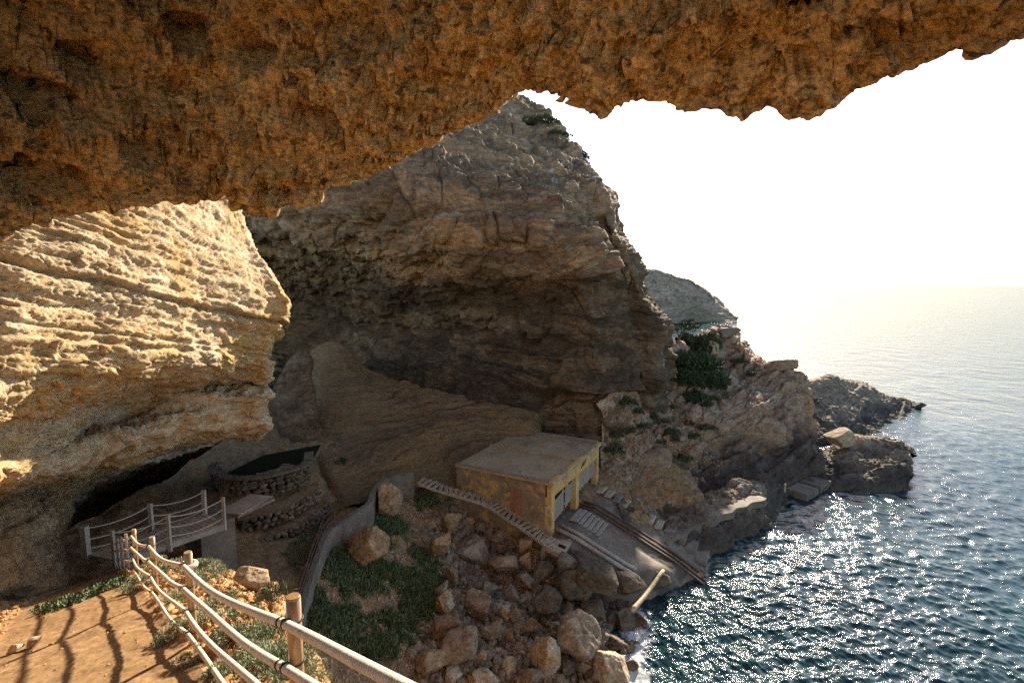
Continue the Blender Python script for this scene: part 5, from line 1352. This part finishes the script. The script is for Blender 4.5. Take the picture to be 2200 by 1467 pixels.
for i, (px, py) in enumerate(hs):
    c = on_mesh(VH1, px, py, 10); s_ = random.uniform(.45, .85)
    o = bpy.data.objects.new('slope_shrub', dull[i % 3]); col.objects.link(o); o.location = c; o.scale = (s_, s_, s_ * .9); o.rotation_euler = (0, 0, i * 1.3)
    where = 'at the foot of the cliff edge' if px < 1400 and py < 915 else 'just above the boathouse corner' if px < 1400 else 'on the bare rock near the headland top' if px > 1530 else 'in the middle of the earthy slope' if py > 890 else 'under the dark bushes'
    tag(o, 'dull green shrub growing ' + where, 'shrub', 'shrubs on the headland slope')
for i, (px, py, D, s_, lb) in enumerate([(1496, 738, 58, 2.1, 'dark bush crowning the saddle behind the slanting pine'), (1500, 775, 53, 1.9, 'broad dark bush left of the oval pale boulder'), (1475, 805, 51.5, 1.6, 'dark bush at the foot of the cliff edge'), (1520, 815, 51.5, 1.7, 'dark bush spilling down below the oval boulder'), (1490, 850, 50, 1.4, 'lowest of the dark bushes on the headland'), (1452, 760, 53, 1.3, 'dark bush in the corner between the cliff and the headland')]):
    o = bpy.data.objects.new('dark_bush', dark[i % 3]); col.objects.link(o); o.location = P(px, py + 22, D); o.scale = (s_ * 1.15, s_ * 1.15, s_ * 1.35); o.rotation_euler = (0, 0, i * 2.1)
    tag(o, lb, 'bush')
t0 = P(1452, 745, 54.5); tree = thing('pine_tree', t0, 'windswept little pine leaning seawards against the bright sea', 'tree')
m = MB(); tp = np.array([t0 + q for q in ([0, 0, -.4], [.15, 0, .6], [.5, 0, 1.3], [1.0, .1, 1.9], [1.5, .1, 2.2])]); m.tube(tp, [.16, .14, .11, .08, .05], 8)
for q in ([1.9, .3, 2.6], [1.0, -.4, 2.7], [.2, .2, 2.4], [2.4, .0, 2.2]): m.tube([tp[2], (tp[3] + t0 + q) / 2, t0 + q], [.07, .05, .025], 6)
m.build('trunk', M['bark'], tree, smooth=True)
def pine_shape(r, n):
    k = np.array([[.9, 0, 2.5], [1.6, .2, 2.6], [.3, .1, 2.2], [2.2, 0, 2.3], [1.2, -.3, 2.2], [-.2, .2, 1.7], [1.8, .3, 1.9]]); rad = np.array([.55, .5, .5, .4, .5, .45, .4])
    i = r.integers(0, 7, n); d = r.normal(size=(n, 3)); d /= np.linalg.norm(d, axis=1)[:, None]
    return k[i] + d * [1, 1, .5] * (rad[i] * r.uniform(.3, 1, n) ** .6)[:, None], d
V, Fc = leaf_cloud(33, 2600, pine_shape, .24, .16, .4); o = put('crown', mesh_from('crown', V, Fc, False), M['pine'], tree)
for i, (px, py, D, s_, lb) in enumerate([(1240, 338, 62, 1.5, 'dark shrub standing out against the sky on the cliff edge'), (1255, 352, 60, .8, 'small shrub just below the dark one on the cliff edge'), (990, 285, 58, .9, 'little shrub high on the cliff just under the cave ceiling'), (1165, 262, 70, 1.8, 'shrub on the upper cliff crest'), (1190, 290, 67, 1.6, 'shrub below the cliff crest'), (1130, 262, 69, 1.6, 'shrub in the gully under the cliff crest'), (945, 296, 53, .6, 'tiny shrub at the ceiling line on the cliff'),
                                        (733, 992, 33.0, .85, 'dark bush growing out of the bedded sand bank')]):
    o = bpy.data.objects.new('dark_bush' if i != 2 else 'slope_shrub', (dark if i not in (2, 3, 4, 5) else dull)[i % 3]); col.objects.link(o); o.location = P(px, py + 8, D); o.scale = (s_ * .8, s_ * .8, s_ * .8); o.rotation_euler = (0, 0, i * 1.7)
    tag(o, lb, 'shrub')
def moss(name, Vg, poly_, n, seed, label):
    r = np.random.default_rng(seed); q = Vg.reshape(-1, 3); x, y = proj(q)
    x = x + 14 * fbm(q * 1.2, 2, seed); y = y + 9 * fbm(q * 1.2, 2, seed + 1)
    cd = np.where(inside(x, y, poly_) & (q[:, 1] > 2))[0]; idx = cd[r.integers(0, len(cd), n)]
    b = q[idx] + r.normal(0, .04, (n, 3)) * [1, 1, 0]; D = r.normal(0, .8, (n, 3)); D[:, 2] = np.abs(D[:, 2]) + .3; D /= np.linalg.norm(D, axis=1)[:, None]
    S = np.cross(D, r.normal(size=D.shape)); S /= np.linalg.norm(S, axis=1)[:, None]; L = r.uniform(.03, .09, n)[:, None]
    V = np.stack([b, b + D * L * .5 + S * L * .3, b + D * L, b + D * L * .5 - S * L * .3], 1).reshape(-1, 3)
    tag(put(name, mesh_from(name, V, np.arange(4 * n).reshape(-1, 4), False), M['grass']), label, None, None, 'stuff')
moss('path_grass', VP, [(70, 1308), (180, 1268), (262, 1236), (272, 1258), (180, 1290), (95, 1318)], 5200, 61, 'thin strip of short green grass across the earth path')
moss('terrace_grass', VC, [(600, 1190), (650, 1150), (700, 1120), (700, 1160), (670, 1200), (640, 1230)], 5000, 62, 'thin green growth on the terrace inside the curved wall')
moss('terrace_grass', VC, [(560, 1160), (640, 1110), (740, 1060), (790, 1050), (740, 1100), (650, 1150)], 5000, 63, 'thin green growth on the terrace steps')
